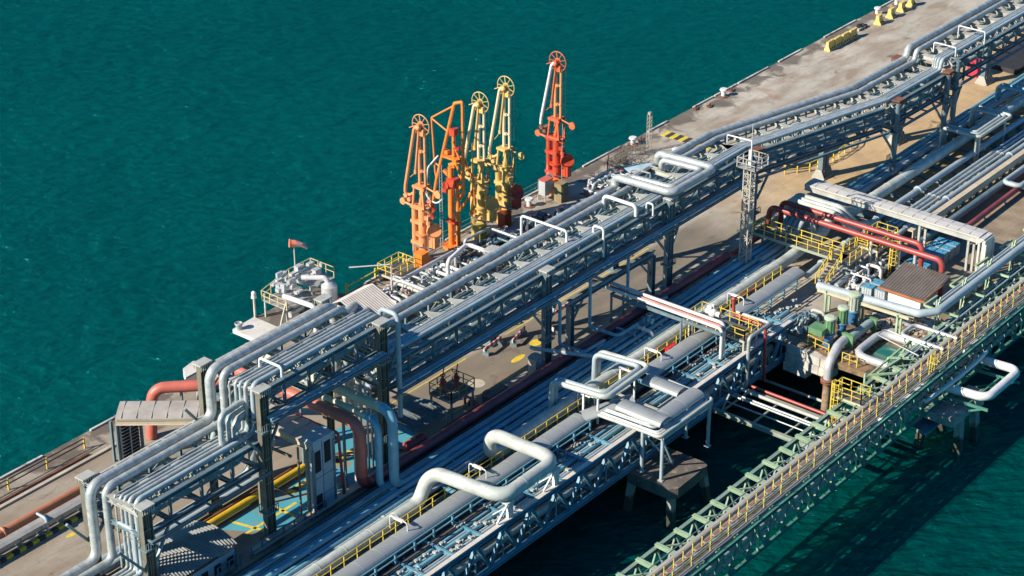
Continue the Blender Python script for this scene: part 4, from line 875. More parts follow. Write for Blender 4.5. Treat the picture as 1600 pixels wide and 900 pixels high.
# lattice lamp tower
t = thing('lattice_tower', 'pale lattice tower with a railed top platform beside the rack bend', 'tower', (17.8, -16.4, 0)); cx, cy = 17.8, -16.4
b = MB(); hw = .42; ztop = 11.9
for ex, ey in ((-1, -1), (1, -1), (1, 1), (-1, 1)): b.beam((cx + ex * hw, cy + ey * hw, 0), (cx + ex * hw, cy + ey * hw, ztop), .11, .11)
z = 0; kk = 0
cor = [(-1, -1), (1, -1), (1, 1), (-1, 1)]
while z < ztop - .8:
    for i in range(4):
        a1, a2 = cor[i], cor[(i + 1) % 4]
        if kk % 2: a1, a2 = a2, a1
        b.beam((cx + a1[0] * hw, cy + a1[1] * hw, z), (cx + a2[0] * hw, cy + a2[1] * hw, z + .8), .07, .07); b.beam((cx + a1[0] * hw, cy + a1[1] * hw, z + .8), (cx + a2[0] * hw, cy + a2[1] * hw, z + .8), .06, .06)
    z += .8; kk += 1
obj('lattice_mast', b, mat('tower_paint', (.42, .40, .35), .6, 0, .15, 1, (.3, .2, .12), .5), t)
b = MB(); b.box((cx + .3, cy - .1, ztop), (2.3, 2.2, .08)); obj('top_floor', b, TRAYL, t)
railing('', [(cx - .85, cy - 1.2, ztop), (cx + 1.45, cy - 1.2, ztop), (cx + 1.45, cy + 1.0, ztop), (cx - .85, cy + 1.0, ztop), (cx - .85, cy - 1.2, ztop)], MATS['tower_paint'], sp=1.0, r=.04, parent=t)
b = MB(); b.path([(cx - .2, cy - .2, ztop), (cx - .2, cy - .2, ztop + 2.9), (cx - .4, cy + 2.6, ztop + 2.9), (cx - .4, cy + 2.6, ztop + 2.1)], .08, 8, .1); b.cyl((cx + .1, cy, ztop), (cx + .1, cy, ztop + 4.6), .03); b.box((cx, cy, ztop + 1.0), (.3, .3, 1.6)); obj('lamp_arm', b, WHITE, t)

# ------------------------------------------------------------------ green walkway bridge
GX0, GX1 = -70.0, 140.0; GL, GR = -39.2, -43.6; GZ0, GZ1 = -1.5, 1.55; PN = 2.66
t = thing('walkway_bridge', 'long green truss bridge with walkways and yellow handrails across the bottom right', 'bridge', (GX0, (GL + GR) / 2, -1.5))
n = int((GX1 - GX0) / PN)
b = MB(); b.ibeam((GX0, GL, GZ1), (GX1, GL, GZ1), .34, .36, .06); b.ibeam((GX0, GL, GZ0), (GX1, GL, GZ0), .3, .3, .06)
for i in range(n):
    xa = GX0 + i * PN; b.beam((xa, GL, GZ1 - .1), (xa + PN / 2, GL, GZ0 + .1), .15, .15); b.beam((xa + PN / 2, GL, GZ0 + .1), (xa + PN, GL, GZ1 - .1), .15, .15)
obj('inner_truss', b, mat('muted_green_paint', (.19, .29, .23), .55, 0, .2, .9, (.25, .23, .16), .55), t)
b = MB(); b.ibeam((GX0, GR, GZ1), (GX1, GR, GZ1), .34, .36, .06); b.ibeam((GX0, GR, GZ0), (GX1, GR, GZ0), .3, .3, .06)
for i in range(n):
    xa = GX0 + i * PN; b.beam((xa, GR, GZ1 - .1), (xa + PN / 2, GR, GZ0 + .1), .15, .15); b.beam((xa + PN / 2, GR, GZ0 + .1), (xa + PN, GR, GZ1 - .1), .15, .15)
obj('outer_truss', b, GREEND, t)
i0 = int((-50 - GX0) / PN); 
for i in range(i0, min(n, i0 + 60)):
    xa = GX0 + i * PN; b = MB(); b.ibeam((xa, GL + .15, GZ1 + .28), (xa, GR + .1, GZ1 + .05), .42, .24, .05)
    obj('cross_beam', b, GREEN, t)
b = MB(); 
for i in range(i0, min(n, i0 + 60)):
    xa = GX0 + i * PN
    if i % 2: b.beam((xa, GL - .15, GZ1 + .12), (xa + PN * .9, GL - 2.0, GZ1 + .12), .1, .12)
    b.beam((xa, GL, GZ0), (xa, GR, GZ0), .16, .2)
    b.beam((xa, GL, GZ0), (xa + PN, GR, GZ0), .1, .1)
parts('plan_brace', b, GREEN, t)
b = MB(); b.box(((GX0 + GX1) / 2, -41.4, GZ0 + .2), (GX1 - GX0, 1.5, .05)); obj('added_shade_floor', b, GREEND, t)  # solid strip added so the bridge throws a fuller shadow on the water
b = MB(); b.box(((GX0 + GX1) / 2, -41.42, GZ1 + .60), (GX1 - GX0, .42, .06)); b.box(((GX0 + GX1) / 2, -41.62, GZ1 + .42), (GX1 - GX0, .05, .34)); obj('cable_tray', b, mat('pale_cable_tray', (.40, .40, .39), .6, .1, .15, 1, (.3, .25, .2), .4), t)
b = MB(); b.box(((GX0 + GX1) / 2, -42.05, GZ1 + .28), (GX1 - GX0, .3, .06)); b.box(((GX0 + GX1) / 2, -42.75, GZ1 + .22), (GX1 - GX0, .5, .05)); obj('walkway_grating', b, TRAYD, t)
for y, z, r, m in ((-40.85, GZ1 + .62, .05, STEEL), (-41.82, GZ1 + .3, .07, BEIGE), (-42.02, GZ1 + .3, .08, PINK), (-42.25, GZ1 + .42, .05, CLAD), (-42.5, GZ1 + .4, .06, CLAD), (-43.1, GZ1 + .36, .08, TRAYL), (-43.3, GZ1 + .36, .05, TRAYL)):
    b = MB(); b.cyl((GX0, y, z), (GX1, y, z), r, n=8); obj('service_pipe', b, m, t)
for y, z, r, m in ((-42.9, -.95, .2, PIPET), (-42.2, -.95, .16, PIPET), (-41.2, -.95, .14, STEEL), (-43.2, .15, .09, PALE), (-40.3, -.95, .2, PIPET), (-43.15, -.4, .08, TRAYL)):
    b = MB(); b.cyl((GX0, y, z), (GX1, y, z), r, n=10); obj('lower_pipe', b, m, t)
b = MB(); x = GX0
while x < GX1: b.box((x, -43.3, .7), (1.9, .26, .05)); x += 2.66
parts('beige_tray', b, BEIGE, t)
railing('', [(-60, -42.1, GZ1 + .3), (120, -42.1, GZ1 + .3)], YEL, sp=1.33, h=1.1, r=.028, parent=t, rails=(.98,), top=YELR)
railing('', [(-60, -43.05, GZ1 + .3), (120, -43.05, GZ1 + .3)], YEL, sp=2.66, h=1.15, r=.028, parent=t, rails=(.98, .5), top=YELR)
b = MB(); x = -60
while x < 120: b.box((x, -40.95, GZ1 + .6), (.06, .3, .06)); b.box((x + .5, -41.95, GZ1 + .4), (.14, .5, .1)); x += 1.33
parts('tray_clamp', b, TRAYL, t)
b = MB()
for i in range(i0, i0 + 60):
    if i % 3 == 0: b.beam((GX0 + i * PN, GR, GZ0), (GX0 + i * PN, GR - .9, GZ0), .1, .1); b.beam((GX0 + i * PN + .4, GR, GZ0 - .1), (GX0 + i * PN + .4, GR + .2, GZ1 + .4), .16, .1)
parts('outrigger', b, GREEN, t)
# platform on green bridge, yellow hooped
yplat('yellow railed landing on the green bridge above the basin', -1.4, .2, -41.2, -38.3, 2.3, legs=False, zb=1.6)
cage_ladder('yellow caged ladder on the green bridge where the white loop passes below', 8.2, -43.0, 1.8, 2.9)
# white loop outside the bridge
pipeline('thick white pipe loop sticking out under the green bridge over the water', [(2.0, -41.6, -.9), (10.6, -41.8, -.6), (11.0, -47.6, -.4), (17.6, -47.6, -.4), (17.4, -41.8, -.6), (30, -41.4, -.9)], .42, WHITE, bend=1.0, name='white_loop_pipe', n=20)
pipeline('slim white pipe bending beside the thick white pipe loop', [(6, -43.9, .2), (11.5, -44.4, .5), (15.4, -44.3, .5), (18, -43.9, .2)], .2, WHITE, name='slim_pipe')
t = thing('loop_bracket', 'green steel bracket frame carrying the thick white pipe loop', 'bracket', (13, -45, -1.4)); b = MB()
for x in (10.2, 16.6): b.beam((x, -43.6, -1.3), (x, -48.2, -1.1), .18, .25); b.beam((x, -43.6, -3.2), (x, -47.6, -1.2), .14, .16)
b.beam((10.2, -46.2, -1.2), (16.6, -46.2, -1.2), .14, .2); b.beam((10.2, -43.8, -1.3), (16.6, -47.8, -1.2), .1, .1); obj('frame', b, GREEND, t)
t = thing('blue_canopy', 'small curved dark blue canopy under the green bridge by the piles', 'canopy', (6.5, -43.5, -3)); b = MB(); prof = [(1.2 * math.cos(g), .5 * math.sin(g)) for g in [math.pi * i / 8 for i in range(9)]] + [(1.12 * math.cos(g), .42 * math.sin(g)) for g in [math.pi * i / 8 for i in range(8, -1, -1)]]
b.extr(prof, (6.2, -43.0, -3.5), (9.4, -43.0, -3.5)); obj('sheet', b, mat('blue_sheet', (.06, .14, .22), .5, .2, .2, 2), t)
# piers
def pile(b, x, y, z0, z1, dx, dy, s=.62): b.beam((x, y, z1), (x + dx, y + dy, z0), s, s)
t = thing('pile_pier', 'grey concrete pile cap on splayed piles under the cover loop', 'pier', (-14.7, -29, -6.2))
b = MB(); b.prism([(-17.8, -27.4), (-17.8, -31.9), (-17.2, -32.5), (-12.5, -32.4), (-12.2, -31.9), (-12.2, -26.8), (-17, -26.8)], -3.2, -2.1); obj('pile_cap', b, mat('dark_cap_concrete', (.12, .105, .09), .85, 0, .35, .6, (.33, .27, .19), .8, bump=.3), t)  # cap in a dark concrete colour with paler patches
for x, y, dx, dy in ((-17.2, -31.8, -.5, -.6), (-12.3, -31.8, 1.0, -.8), (-17.2, -27.6, -1.1, .4), (-12.3, -27.6, 1.0, .6)):
    b = MB(); pile(b, x, y, -6.8, -3.1, dx * .5, dy * .5, .6); obj('pile', b, CONCP, t)
for q, (x, lb) in enumerate(((-52, 'near pile cap under the trestle truss at the bottom edge'), (30, 'hidden'),)):
    if q: continue
    t = thing('pile_pier', lb, 'pier', (x, -22, -6.2)); b = MB(); b.box((x, -21.5, -2.75), (3, 11, 1.0)); obj('pile_cap', b, CONCP, t)
    for y in (-26, -22, -18): b = MB(); pile(b, x, y, -6.8, -3.2, 0, 0, .7); obj('pile', b, CONCP, t)
t = thing('pile_pier', 'concrete pier of splayed piles under the green bridge and white pipe loop', 'pier', (9.5, -44.5, -6.2))
b = MB(); b.box((10.2, -44.4, -2.2), (5.0, 3.4, .9)); b.box((12.5, -45.4, -1.9), (1.8, 1.8, 1.5)); obj('pile_cap', b, CONCP, t)
for x, y, dx, dy in ((8.8, -42.8, -.9, .5), (9.9, -45.6, -.4, -.6), (12.4, -45.8, .5, -.5), (12.0, -43.0, .6, .4)):
    b = MB(); pile(b, x, y, -6.8, -2.4, dx * .7, dy * .7, .7); obj('pile', b, CONCP, t)
t = thing('pile_pier', 'far concrete pier under the green bridge near the right image edge', 'pier', (60, -41.5, -6.2)); b = MB(); b.box((60, -41.5, -2.2), (3, 5.4, .9)); obj('pile_cap', b, CONCP, t)
# horizontal lattice bridge with pipes between trestle and green bridge
t = thing('service_bridge', 'low horizontal pipe bridge between the trestle and the green bridge over the dark basin', 'pipe bridge', (-1, -33, -2))
b = MB(); b.ibeam((-4.4, -27.6, -1.9), (-4.4, -39.2, -1.9), .35, .4); b.ibeam((.6, -27.6, -1.9), (.6, -39.2, -1.9), .25, .3)
for k in range(4): b.beam((-4.3, -28.4 - k * 3.4, -1.9), (.5, -28.4 - k * 3.4, -1.9), .14, .18)
b.beam((-4.3, -28.4, -1.9), (-3.0, -28.4, -.6), .14, .14); obj('frame', b, mat('grey_green_paint', (.26, .31, .26), .6, 0, .2, 1, (.2, .18, .12), .5), t)
for q, (x, r, m, lb) in enumerate(((.9, .15, RED, 'red pipe on the low pipe bridge over the basin'), (-.2, .17, PALE, 'wide pale pipe on the low pipe bridge'), (-1.3, .11, CLAD, 'first slim grey pipe on the low pipe bridge'), (-1.7, .11, CLAD, 'second slim grey pipe on the low pipe bridge'), (-2.9, .07, CLAD, 'thinnest pipe on the low pipe bridge, nearest the camera'))):
    pipeline(lb, [(x, -27.9, -1.55), (x, -39.8, -1.55)], r, m, name='slim_pipe')
pipeline('submerged-looking dark pipe crossing low over the basin behind the low pipe bridge', [(7.2, -25, -4.6), (7.0, -37.5, -4.4)], .14, PALE, name='slim_pipe')

# ------------------------------------------------------------------ pump area
PUMPG = mat('leaf_green_paint', (.12, .26, .13), .45, 0, .2, 1, (.2, .2, .12), .4)
def pump(label, x, y, m, base=True, s=1.0):
    t = thing('vertical_pump', label, 'pump', (x, y, 0))
    b = MB(); b.cyl((x, y, 1.5 * s), (x, y, 3.1 * s), .46 * s, n=20)
    for k in range(10): g = k * math.pi / 5; b.box((x + .48 * s * math.cos(g), y + .48 * s * math.sin(g), 2.3 * s), (.08, .08, 1.3 * s), g)
    obj('motor', b, m, t)
    b = MB(); b.cyl((x, y, 3.1 * s), (x, y, 3.26 * s), .62 * s, n=20); b.cyl((x, y, 3.26 * s), (x, y, 3.36 * s), .62 * s, .35 * s, n=20); obj('motor_cap', b, mat('pale_green_cap', (.42, .50, .38), .5, 0, .1, 1), t)
    b = MB(); b.cyl((x, y, .1), (x, y, 1.5 * s), .38 * s, .5 * s, n=16); b.torus((x, y, 1.45 * s), .52 * s, .09, (0, 0, 1)); b.cyl((x, y, .7), (x - 1.0, y - .3, .7), .28, n=14); obj('pump_body', b, BLUEM, t)
    return t
pump('nearest green pump motor with a wide flat cap on the pump platform', 9.6, -31.4, PUMPG)
pump('middle green pump motor, slimmer, with a box at its side', 12.4, -31.2, PUMPG, s=.95)
pump('far pale pump motor with a wide flat cap next to the pipe elbow', 15.0, -30.9, mat('pale_pump_paint', (.42, .46, .38), .5, 0, .15, 1, (.25, .2, .12), .5), s=1.05)
t = thing('green_duct_box', 'sage green box bolted beside the nearest green pump motor', 'duct box', (8.4, -31.0, 1.2)); b = MB(); b.box((8.9, -30.6, 1.9), (1.3, 1.5, .6)); b.box((8.9, -30.6, 2.23), (1.4, 1.6, .06)); obj('box', b, PUMPG, t)
t = thing('stand_box', 'sage green box between the middle and far pump motors', 'duct box', (13.4, -30.6, 1.2)); b = MB(); b.box((11.2, -30.4, 1.7), (.6, .6, 1.2)); b.box((11.2, -30.4, 2.35), (.7, .7, .08)); obj('box', b, PUMPG, t)
pipeline('short thick grey horizontal pipe between two green flanged boxes by the pumps', [(10.7, -33.0, .9), (14.6, -33.0, 1.0)], .45, PIPET, name='suction_pipe', n=18)
for x, y, lb in ((14.8, -33.0, 'green square flange stand at the far end of the thick suction pipe'), (10.5, -32.9, 'green square flange stand at the near end of the thick suction pipe')):
    b = MB(); b.box((x, y, .8), (.2, 1.3, 1.4)); b.box((x, y, 1.54), (.35, 1.4, .08)); one('flange_stand', b, PUMPG, lb, 'pipe support', (x, y, 0))
pipeline('white elbow pipe diving from the pump platform into the basin', [(10.3, -32.7, .9), (8.9, -32.8, .85), (6.75, -33.2, .1), (6.75, -33.2, -1.9)], .45, CLADB, bend=1.0, name='elbow_pipe', n=18)
b = MB(); b.torus((6.75, -33.2, -1.7), .55, .16, (0, 0, 1)); b.torus((6.75, -33.2, -2.0), .54, .14, (.1, 0, 1)); one('rope_collar', b, RUSTM, 'rusty collar round the white elbow pipe above the water', 'collar', (6.75, -33.2, -1.9))
pipeline('large silver pipe bending in a U over the water tank by the pump platform', [(9.0, -43.0, .55), (9.0, -34.6, .55), (14.3, -34.5, .6), (14.4, -41.5, .6)], .4, CLADB, bend=1.3, name='u_pipe', n=20)
b = MB(); b.prism([(9.9, -35.4), (13.5, -35.4), (13.5, -38.15), (9.9, -38.15)], .004, .02); struct('tank_water', b, mat('green_tank_water', (.02, .14, .12), .08, 0, .1, 1))
pipeline('slim silver pipe running over the green bridge corner beside the big silver U', [(12.6, -42.0, 2.1), (12.6, -37.4, 2.1), (15.2, -37.4, 2.1), (15.3, -42.0, 2.1)], .2, CLADB, bend=.6, name='slim_pipe', n=14)
pipeline('thin silver tube frame above the big silver U', [(9.6, -41.0, 2.4), (10.6, -36.0, 2.5), (12.0, -36.0, 2.5), (11.6, -41.0, 2.4)], .07, CLAD, bend=.4, name='slim_pipe', n=8)
pipeline('dark weathered pipe going down into the basin below the rusty collar', [(6.75, -33.2, -2.0), (6.75, -33.2, -6.8)], .42, RUBBLE, name='standing_pipe', n=16)
t = thing('braced_stand', 'open sage green frame with braces between pump platform and green bridge', 'steel frame', (8, -39, 0)); b = MB()
for p, q in (((3.9, -38.6, 1.6), (12.5, -38.6, 2.0)), ((3.9, -38.6, -.3), (3.9, -38.6, 2.2)), ((8.2, -38.6, .1), (8.2, -38.6, 2.0)), ((12.5, -38.6, .1), (12.5, -38.6, 2.0)), ((3.9, -38.6, 2.0), (6.8, -41.5, 2.1)), ((8.2, -38.6, 2.0), (10, -41.5, 2.0)), ((8.2, -38.6, .2), (12.4, -38.6, 1.9)), ((12.5, -38.6, 2.0), (12.5, -41.0, 2.0)), ((5, -39.3, 2.0), (12.4, -39.9, 2.0))): b.beam(p, q, .16, .18)
obj('frame', b, GREEN, t)
railing('yellow handrail at the basin edge of the pump platform', [(8.8, -29.6, 0), (8.5, -30.6, 0), (8.3, -32.2, 0)], YEL, sp=1.6)
railing('short yellow handrail beside the white elbow pipe', [(7.8, -34.0, 0), (7.8, -35.6, 0)], YEL, sp=.8)
b = MB()
for k in range(420):
    g = random.random() * 6.28; x = random.gauss(10.5, 2.0); y = random.gauss(-33.0, .9)
    if x < 8.6: x = 8.7 + random.random()
    s = random.uniform(.07, .3); b.box((x, y, s * .3 + .01), (s * random.uniform(.6, 1.8), s, s * .6), g, random.choice((0, 0, 0, 1, 2)))
o = obj('rubble', b, [RUBBLE, CONCL, REDD]); o['kind'] = 'stuff'; o['label'] = 'loose rubble and scrap spread between the pump motors'; o['category'] = 'rubble'
b = MB()
for k in range(260):
    g = random.random() * 6.28; x = random.uniform(15.5, 21.5); y = random.uniform(-37.8, -31.2)
    s = random.uniform(.08, .4); b.box((x, y, s * .25 + .01), (s * random.uniform(1, 4), s, s * .5), g, random.choice((0, 0, 1, 1, 3)))
o = obj('scrap', b, [RUBBLE, CONCL, REDD, PALE]); o['kind'] = 'stuff'; o['label'] = 'rusty scrap and planks strewn on the ground below the L-shaped pipe'; o['category'] = 'scrap'
# retaining wall blocks
t = thing('stone_wall', 'weathered white stone wall dropping into the basin under the pumps', 'wall', (8, -31, -3)); b = MB()
for k in range(4):
    for j in range(3 if k < 2 else 2):
        b.box((8.2 - k * .12 - j * .12, -28.6 - k * 1.35, -.5 - j * .9), (1.2 + random.random() * .3, 1.3, .86), -.1 + random.uniform(-.06, .06))
obj('stone_block', b, mat('pale_stone', (.50, .48, .43), .85, 0, .3, .8, (.14, .12, .1), .7, bump=.3), t)
# L shaped pipe
pipeline('long grey pipe crossing above the pumps and turning along the green bridge', [(15.6, -26.4, 2.6), (15.6, -37.6, 3.2), (17.0, -38.9, 3.3), (125, -38.9, 3.3)], .40, PIPE, bend=.5, name='main_pipe', n=18)
for q, (y, z, r) in enumerate(((-38.1, 3.2, .15), (-37.7, 3.1, .11), (-40.2, 2.2, .1), (-39.7, 2.1, .08))):
    pipeline(('slim grey pipe just above the long grey pipe along the green bridge', 'thinnest grey tube above the long grey pipe along the green bridge', 'slim tube on the green bridge cross beams, outer', 'slim tube on the green bridge cross beams, inner')[q], [(18.5 if q < 2 else 9, y, z), (125, y, z)], r, PIPE, name='slim_pipe', n=10)
t = thing('pipe_trestle', 'sage green posts and pale beams under the long grey crossing pipe', 'pipe support', (15.5, -32, 0)); b = MB()
for y in (-27.6, -31.4, -35.6): b.box((15.2, y, 1.3), (.18, .2, 2.5)); b.box((16.0, y, 1.3), (.18, .2, 2.5)); b.box((15.6, y, 2.5), (1.2, .16, .16))
parts('post', b, GREEN, t); b = MB(); b.ibeam((15.2, -26.6, 2.35), (15.2, -36.8, 2.55), .2, .3); b.ibeam((16.4, -26.6, 2.1), (16.4, -36.8, 2.2), .3, .2); obj('beam', b, CREAM, t)
t = thing('green_bent', 'row of sage green lattice bents along the green bridge at the right', 'steel frame', (20, -38.6, 0))
for k in range(10):
    x = 18.0 + k * 5.3; b = MB(); b.beam((x, -38.2, 0), (x, -38.2, 3.9), .14, .14); b.beam((x + .7, -38.2, 0), (x + .7, -38.2, 3.9), .12, .12); b.beam((x, -38.2, 0), (x + .7, -38.2, 1.3), .07, .07); b.beam((x + .7, -38.2, 1.3), (x, -38.2, 2.6), .07, .07); b.beam((x, -38.2, 2.6), (x + .7, -38.2, 3.9), .07, .07); b.beam((x, -37.0, 2.85), (x, -40.6, 2.85), .16, .2); b.beam((x, -36.9, 2.9), (x + 2.4, -37.0, 2.9), .2, .25); b.beam((x + .3, -38.2, 2.8), (x + 1.8, -40.3, 1.7), .12, .12)
    obj('bent', b, GREEN, t)
# hut with brown roof
t = thing('hut', 'white hut with a sloping brown corrugated roof', 'hut', (22.5, -33.2, 0))
b = MB(); b.box((22.4, -33.4, 1.05), (3.6, 3.6, 2.1))
for k in range(3): b.box((20.57, -33.4, .45 + k * .6), (.05, 3.62, .06))
obj('wall', b, WHITE, t)
b = MB(); n_ = 34
x0, x1, y0, y1 = 19.9, 25.0, -36.0, -30.8
vs = []
for i in range(n_ + 1):
    y = y0 + (y1 - y0) * i / n_; dz = .085 * (1 if i % 2 else -1)
    vs += [(x0, y, 2.15 + dz), (x1, y, 2.95 + dz)]
b.add(vs, [(2 * i, 2 * i + 1, 2 * i + 3, 2 * i + 2) for i in range(n_)]); b.add([(x, y, z - .14) for x, y, z in vs], [(2 * i + 2, 2 * i + 3, 2 * i + 1, 2 * i) for i in range(n_)])
obj('corrugated_roof', b, BRN, t)
b = MB(); b.box((19.86, -33.4, 2.08), (.1, 5.2, .22)); b.box((22.45, -36.04, 2.5), (.0001 + 5.1, .08, .1)); obj('fascia', b, mat('orange_fascia', (.38, .14, .06), .6), t)
# totes
def ibc(label, loc, first=[None], rz=0, blue=True):
    if first[0] is None:
        t = thing('liquid_tote', label, 'tote', (0, 0, 0), 0, 'caged liquid totes in rows')
        b = MB(); b.box((0, 0, .72), (1.0, 1.1, 1.0)); obj('plastic_tank', b, PLAST, t)
        b = MB(); b.box((0, 0, 1.25), (1.02, 1.12, .05)); b.cyl((0, 0, 1.27), (0, 0, 1.34), .12); obj('lid', b, PLASTB, t)
        b = MB(); b.box((0, 0, .1), (1.05, 1.15, .14))
        for k in range(5):
            for e in (-1, 1): b.box((-.5 + .25 * k, e * .58, .72), (.03, .03, 1.05)); b.box((e * .53, -.55 + .27 * k, .72), (.03, .03, 1.05))
        for z in (.3, .6, .9, 1.2):
            for e in (-1, 1): b.box((0, e * .585, z), (1.08, .025, .03)); b.box((e * .535, 0, z), (.025, 1.18, .03))
        obj('wire_cage', b, CLAD, t); first[0] = t
        t.location = loc; return t
    o = dup(first[0]); o.location = loc; o.rotation_euler = (0, 0, rz); o['label'] = label; return o
ords = ('nearest', 'second', 'third', 'fourth', 'fifth', 'sixth', 'farthest')
for q in range(7):
    for e, s_ in ((0, 'sea side'), (1, 'land side')):
        ibc(f'blue-topped tote, {ords[q]} of the {s_} row under the long pale covered tray', (27.4 + q * 1.25, -29.9 - e * 1.3, 0))
for q, (x, y) in enumerate(((21.6, -29.4), (22.9, -29.6), (21.9, -30.75), (23.2, -31.0))):
    ibc(('left rear', 'right rear', 'left front', 'right front')[q] + ' tote of the group of four beside the brown-roofed hut', (x - .6, y + .2, 0))
ibc('lone white tote standing at the edge of the blue painted floor', (-37.9, -11.2 + .2, 0))
bpy.data.objects[-1].name if False else None
t = thing('tarp_heap', 'heap under a white tarpaulin at the foot of the tray leg on the right', 'tarpaulin heap', (28.5, -36.6, 0)); b = MB()
for k in range(9): b.ball((27 + random.random() * 3, -35.6 - random.random() * 1.6, .35), random.uniform(.5, .8), sc=(1.2, 1, .8))
obj('tarpaulin', b, mat('white_tarp', (.6, .6, .58), .6, 0, .15, 2, (.4, .4, .42), .5), t)

# ------------------------------------------------------------------ sheds and things under the rack
def corrugated_arc(label, x0, x1, y0, y1, z0, z1, n_=60, m=CORR, flat=False):
    t = thing('corrugated_shelter', label, 'shelter', ((x0 + x1) / 2, (y0 + y1) / 2, 0))
    b = MB(); segs = 8; vs = []
    for i in range(n_ + 1):
        x = x0 + (x1 - x0) * i / n_; dz = .05 * (1 if i % 2 else -1)
        for j in range(segs + 1):
            f = j / segs; g = math.pi * (0.06 + .62 * f) if not flat else 0
            if flat: yy = y0 + (y1 - y0) * f; zz = z1 - (z1 - z0) * abs(f - .42) * 1.2
            else: yy = y0 + (y1 - y0) * f; zz = z0 + (z1 - z0) * math.sin(math.pi * (.18 + .62 * f))
            vs.append((x, yy, zz + dz))
    b.add(vs, [(i * (segs + 1) + j, (i + 1) * (segs + 1) + j, (i + 1) * (segs + 1) + j + 1, i * (segs + 1) + j + 1) for i in range(n_) for j in range(segs)])
    obj('corrugated_roof', b, m, t)
    b = MB()
    for x in (x0 + .2, x1 - .2):
        for y in (y0 + .2 if y0 < y1 else y0 - .2, y1 - .2 if y0 < y1 else y1 + .2): b.box((x, y, z0 / 2), (.14, .14, z0))
    parts('post', b, STEEL, t); return t
t = corrugated_arc('barrel-roofed corrugated shed under the rack at the bottom left', -59.5, -51.6, -13.2, -8.2, 1.6, 3.0)
b = MB(); b.box((-55.5, -12.9, .9), (7.6, .1, 1.8)); b.box((-51.75, -10.8, .9), (.1, 4.3, 1.8)); obj('wall', b, PIPE, t)
b = MB()
for k in range(5): b.box((-58 + k * 1.4, -12.98, .9), (.7, .04, .9))
parts('wall_opening', b, DARK, t)
corrugated_arc('dark corrugated canopy above the red tank next to the road', -30.0, -25.2, -13.1, -8.8, 2.0, 2.7, 26, mat('dark_corrugated', (.10, .13, .14), .55, .1, .25, .8, (.35, .3, .22), .5), True)
t = thing('red_tank', 'small horizontal red tank under the dark corrugated canopy', 'tank', (-29.5, -13.2, 0)); b = MB(); b.cyl((-30.6, -12.8, .9), (-28.6, -12.8, .9), .6, n=20); b.ball((-30.6, -12.8, .9), .6, sc=(.5, 1, 1)); b.ball((-28.6, -12.8, .9), .6, sc=(.5, 1, 1)); b.box((-30.2, -12.8, .2), (.2, .8, .4)); b.box((-29, -12.8, .2), (.2, .8, .4)); obj('tank_shell', b, RED, t)
t = thing('pipe_hut', 'pale hut with a ribbed sloping roof between the rack and the sea', 'hut', (-14.5, 7.2, 0))
b = MB(); b.prism([(-16.6, 4.6), (-12.4, 4.6), (-12.4, 8.6), (-16.6, 8.6)], 0, 1.7)
obj('wall', b, mat('pale_ribbed_wall', (.52, .52, .50), .6, .1, .1, 1, (.35, .3, .25), .4), t)
b = MB(); vs = []
for i in range(33):
    x = -16.9 + 4.8 * i / 32; dz = .05 * (1 if i % 2 else -1); vs += [(x, 4.3, 1.6 + dz), (x, 7.9, 2.9 + dz), (x, 9.0, 2.3 + dz)]
b.add(vs, [(3 * i + j, 3 * i + 3 + j, 3 * i + 4 + j, 3 * i + 1 + j) for i in range(32) for j in range(2)]); obj('ribbed_roof', b, CORRP, t)
b = MB()
for x in (-16.6, -12.4): b.prism([(x - .05, 4.6), (x + .05, 4.6), (x + .05, 8.6), (x - .05, 8.6)], 1.6, 2.1)
parts('gable', b, MATS['pale_ribbed_wall'], t)
# red fire valve platform
t = yplat('grating platform with red fire valves next to the dark canopy', -24.0, -20.8, -12.3, -9.7, 2.3, m=mat('dull_yellow_rail', (.28, .25, .10), .6, 0, .2, 1))
for q, (x, y) in enumerate(((-23.2, -10.6), (-22.0, -11.2))):
    t = thing('fire_hydrant', ('left', 'right')[q] + ' red hydrant head on the grating platform by the road', 'hydrant', (x, y, 2.35)); b = MB(); b.cyl((x, y, 2.35), (x, y, 4.0), .14); b.cyl((x, y, 3.2), (x, y, 3.7), .26); b.torus((x, y, 4.1), .22, .04, (0, 0, 1)); b.cyl((x - .4, y, 3.3), (x + .4, y, 3.3), .12); b.cyl((x, y, 4.0), (x + .2, y, 4.9), .06); obj('hydrant_body', b, RED, t)
for q in range(2):
    pipeline(('upper', 'lower')[q] + ' dark red pipe crossing the ground beside the grating platform', [(-26.5, -13.2, .7 + .3 * q), (-21.0, -13.1, .7 + .3 * q), (-20.6, -11.5 + .5 * q, .7 + .3 * q), (-20.6, -11.5 + .5 * q, .1)], .12, REDD, name='ground_pipe', bend=.3)
b = MB(); b.box((-18.2, -12.6, .45), (2.6, .9, .9)); b.box((-18.2, -12.6, .93), (2.8, 1.0, .06)); b.box((-18.9, -12.1, .6), (.6, .3, .9)); one('ground_box', b, TRAYD, 'dark low box beside the road near the maroon pipe', 'box', (-18.2, -12.6, 0))
t = thing('electric_cabinet', 'grey cabinet at the foot of the middle rack column', 'cabinet', (-11.9, -12.6, 0)); b = MB(); b.box((-12.2, -12.7, .9), (1.3, .9, 1.8)); b.extr([(-.7, 0), (.7, 0), (.7, .1), (0, .25), (-.7, .1)], (-12.2, -13.2, 1.8), (-12.2, -12.1, 1.8)); obj('case', b, TRAYL, t); b = MB(); b.box((-12.2, -13.17, .9), (.5, .04, 1.4)); obj('door', b, PIPE, t)
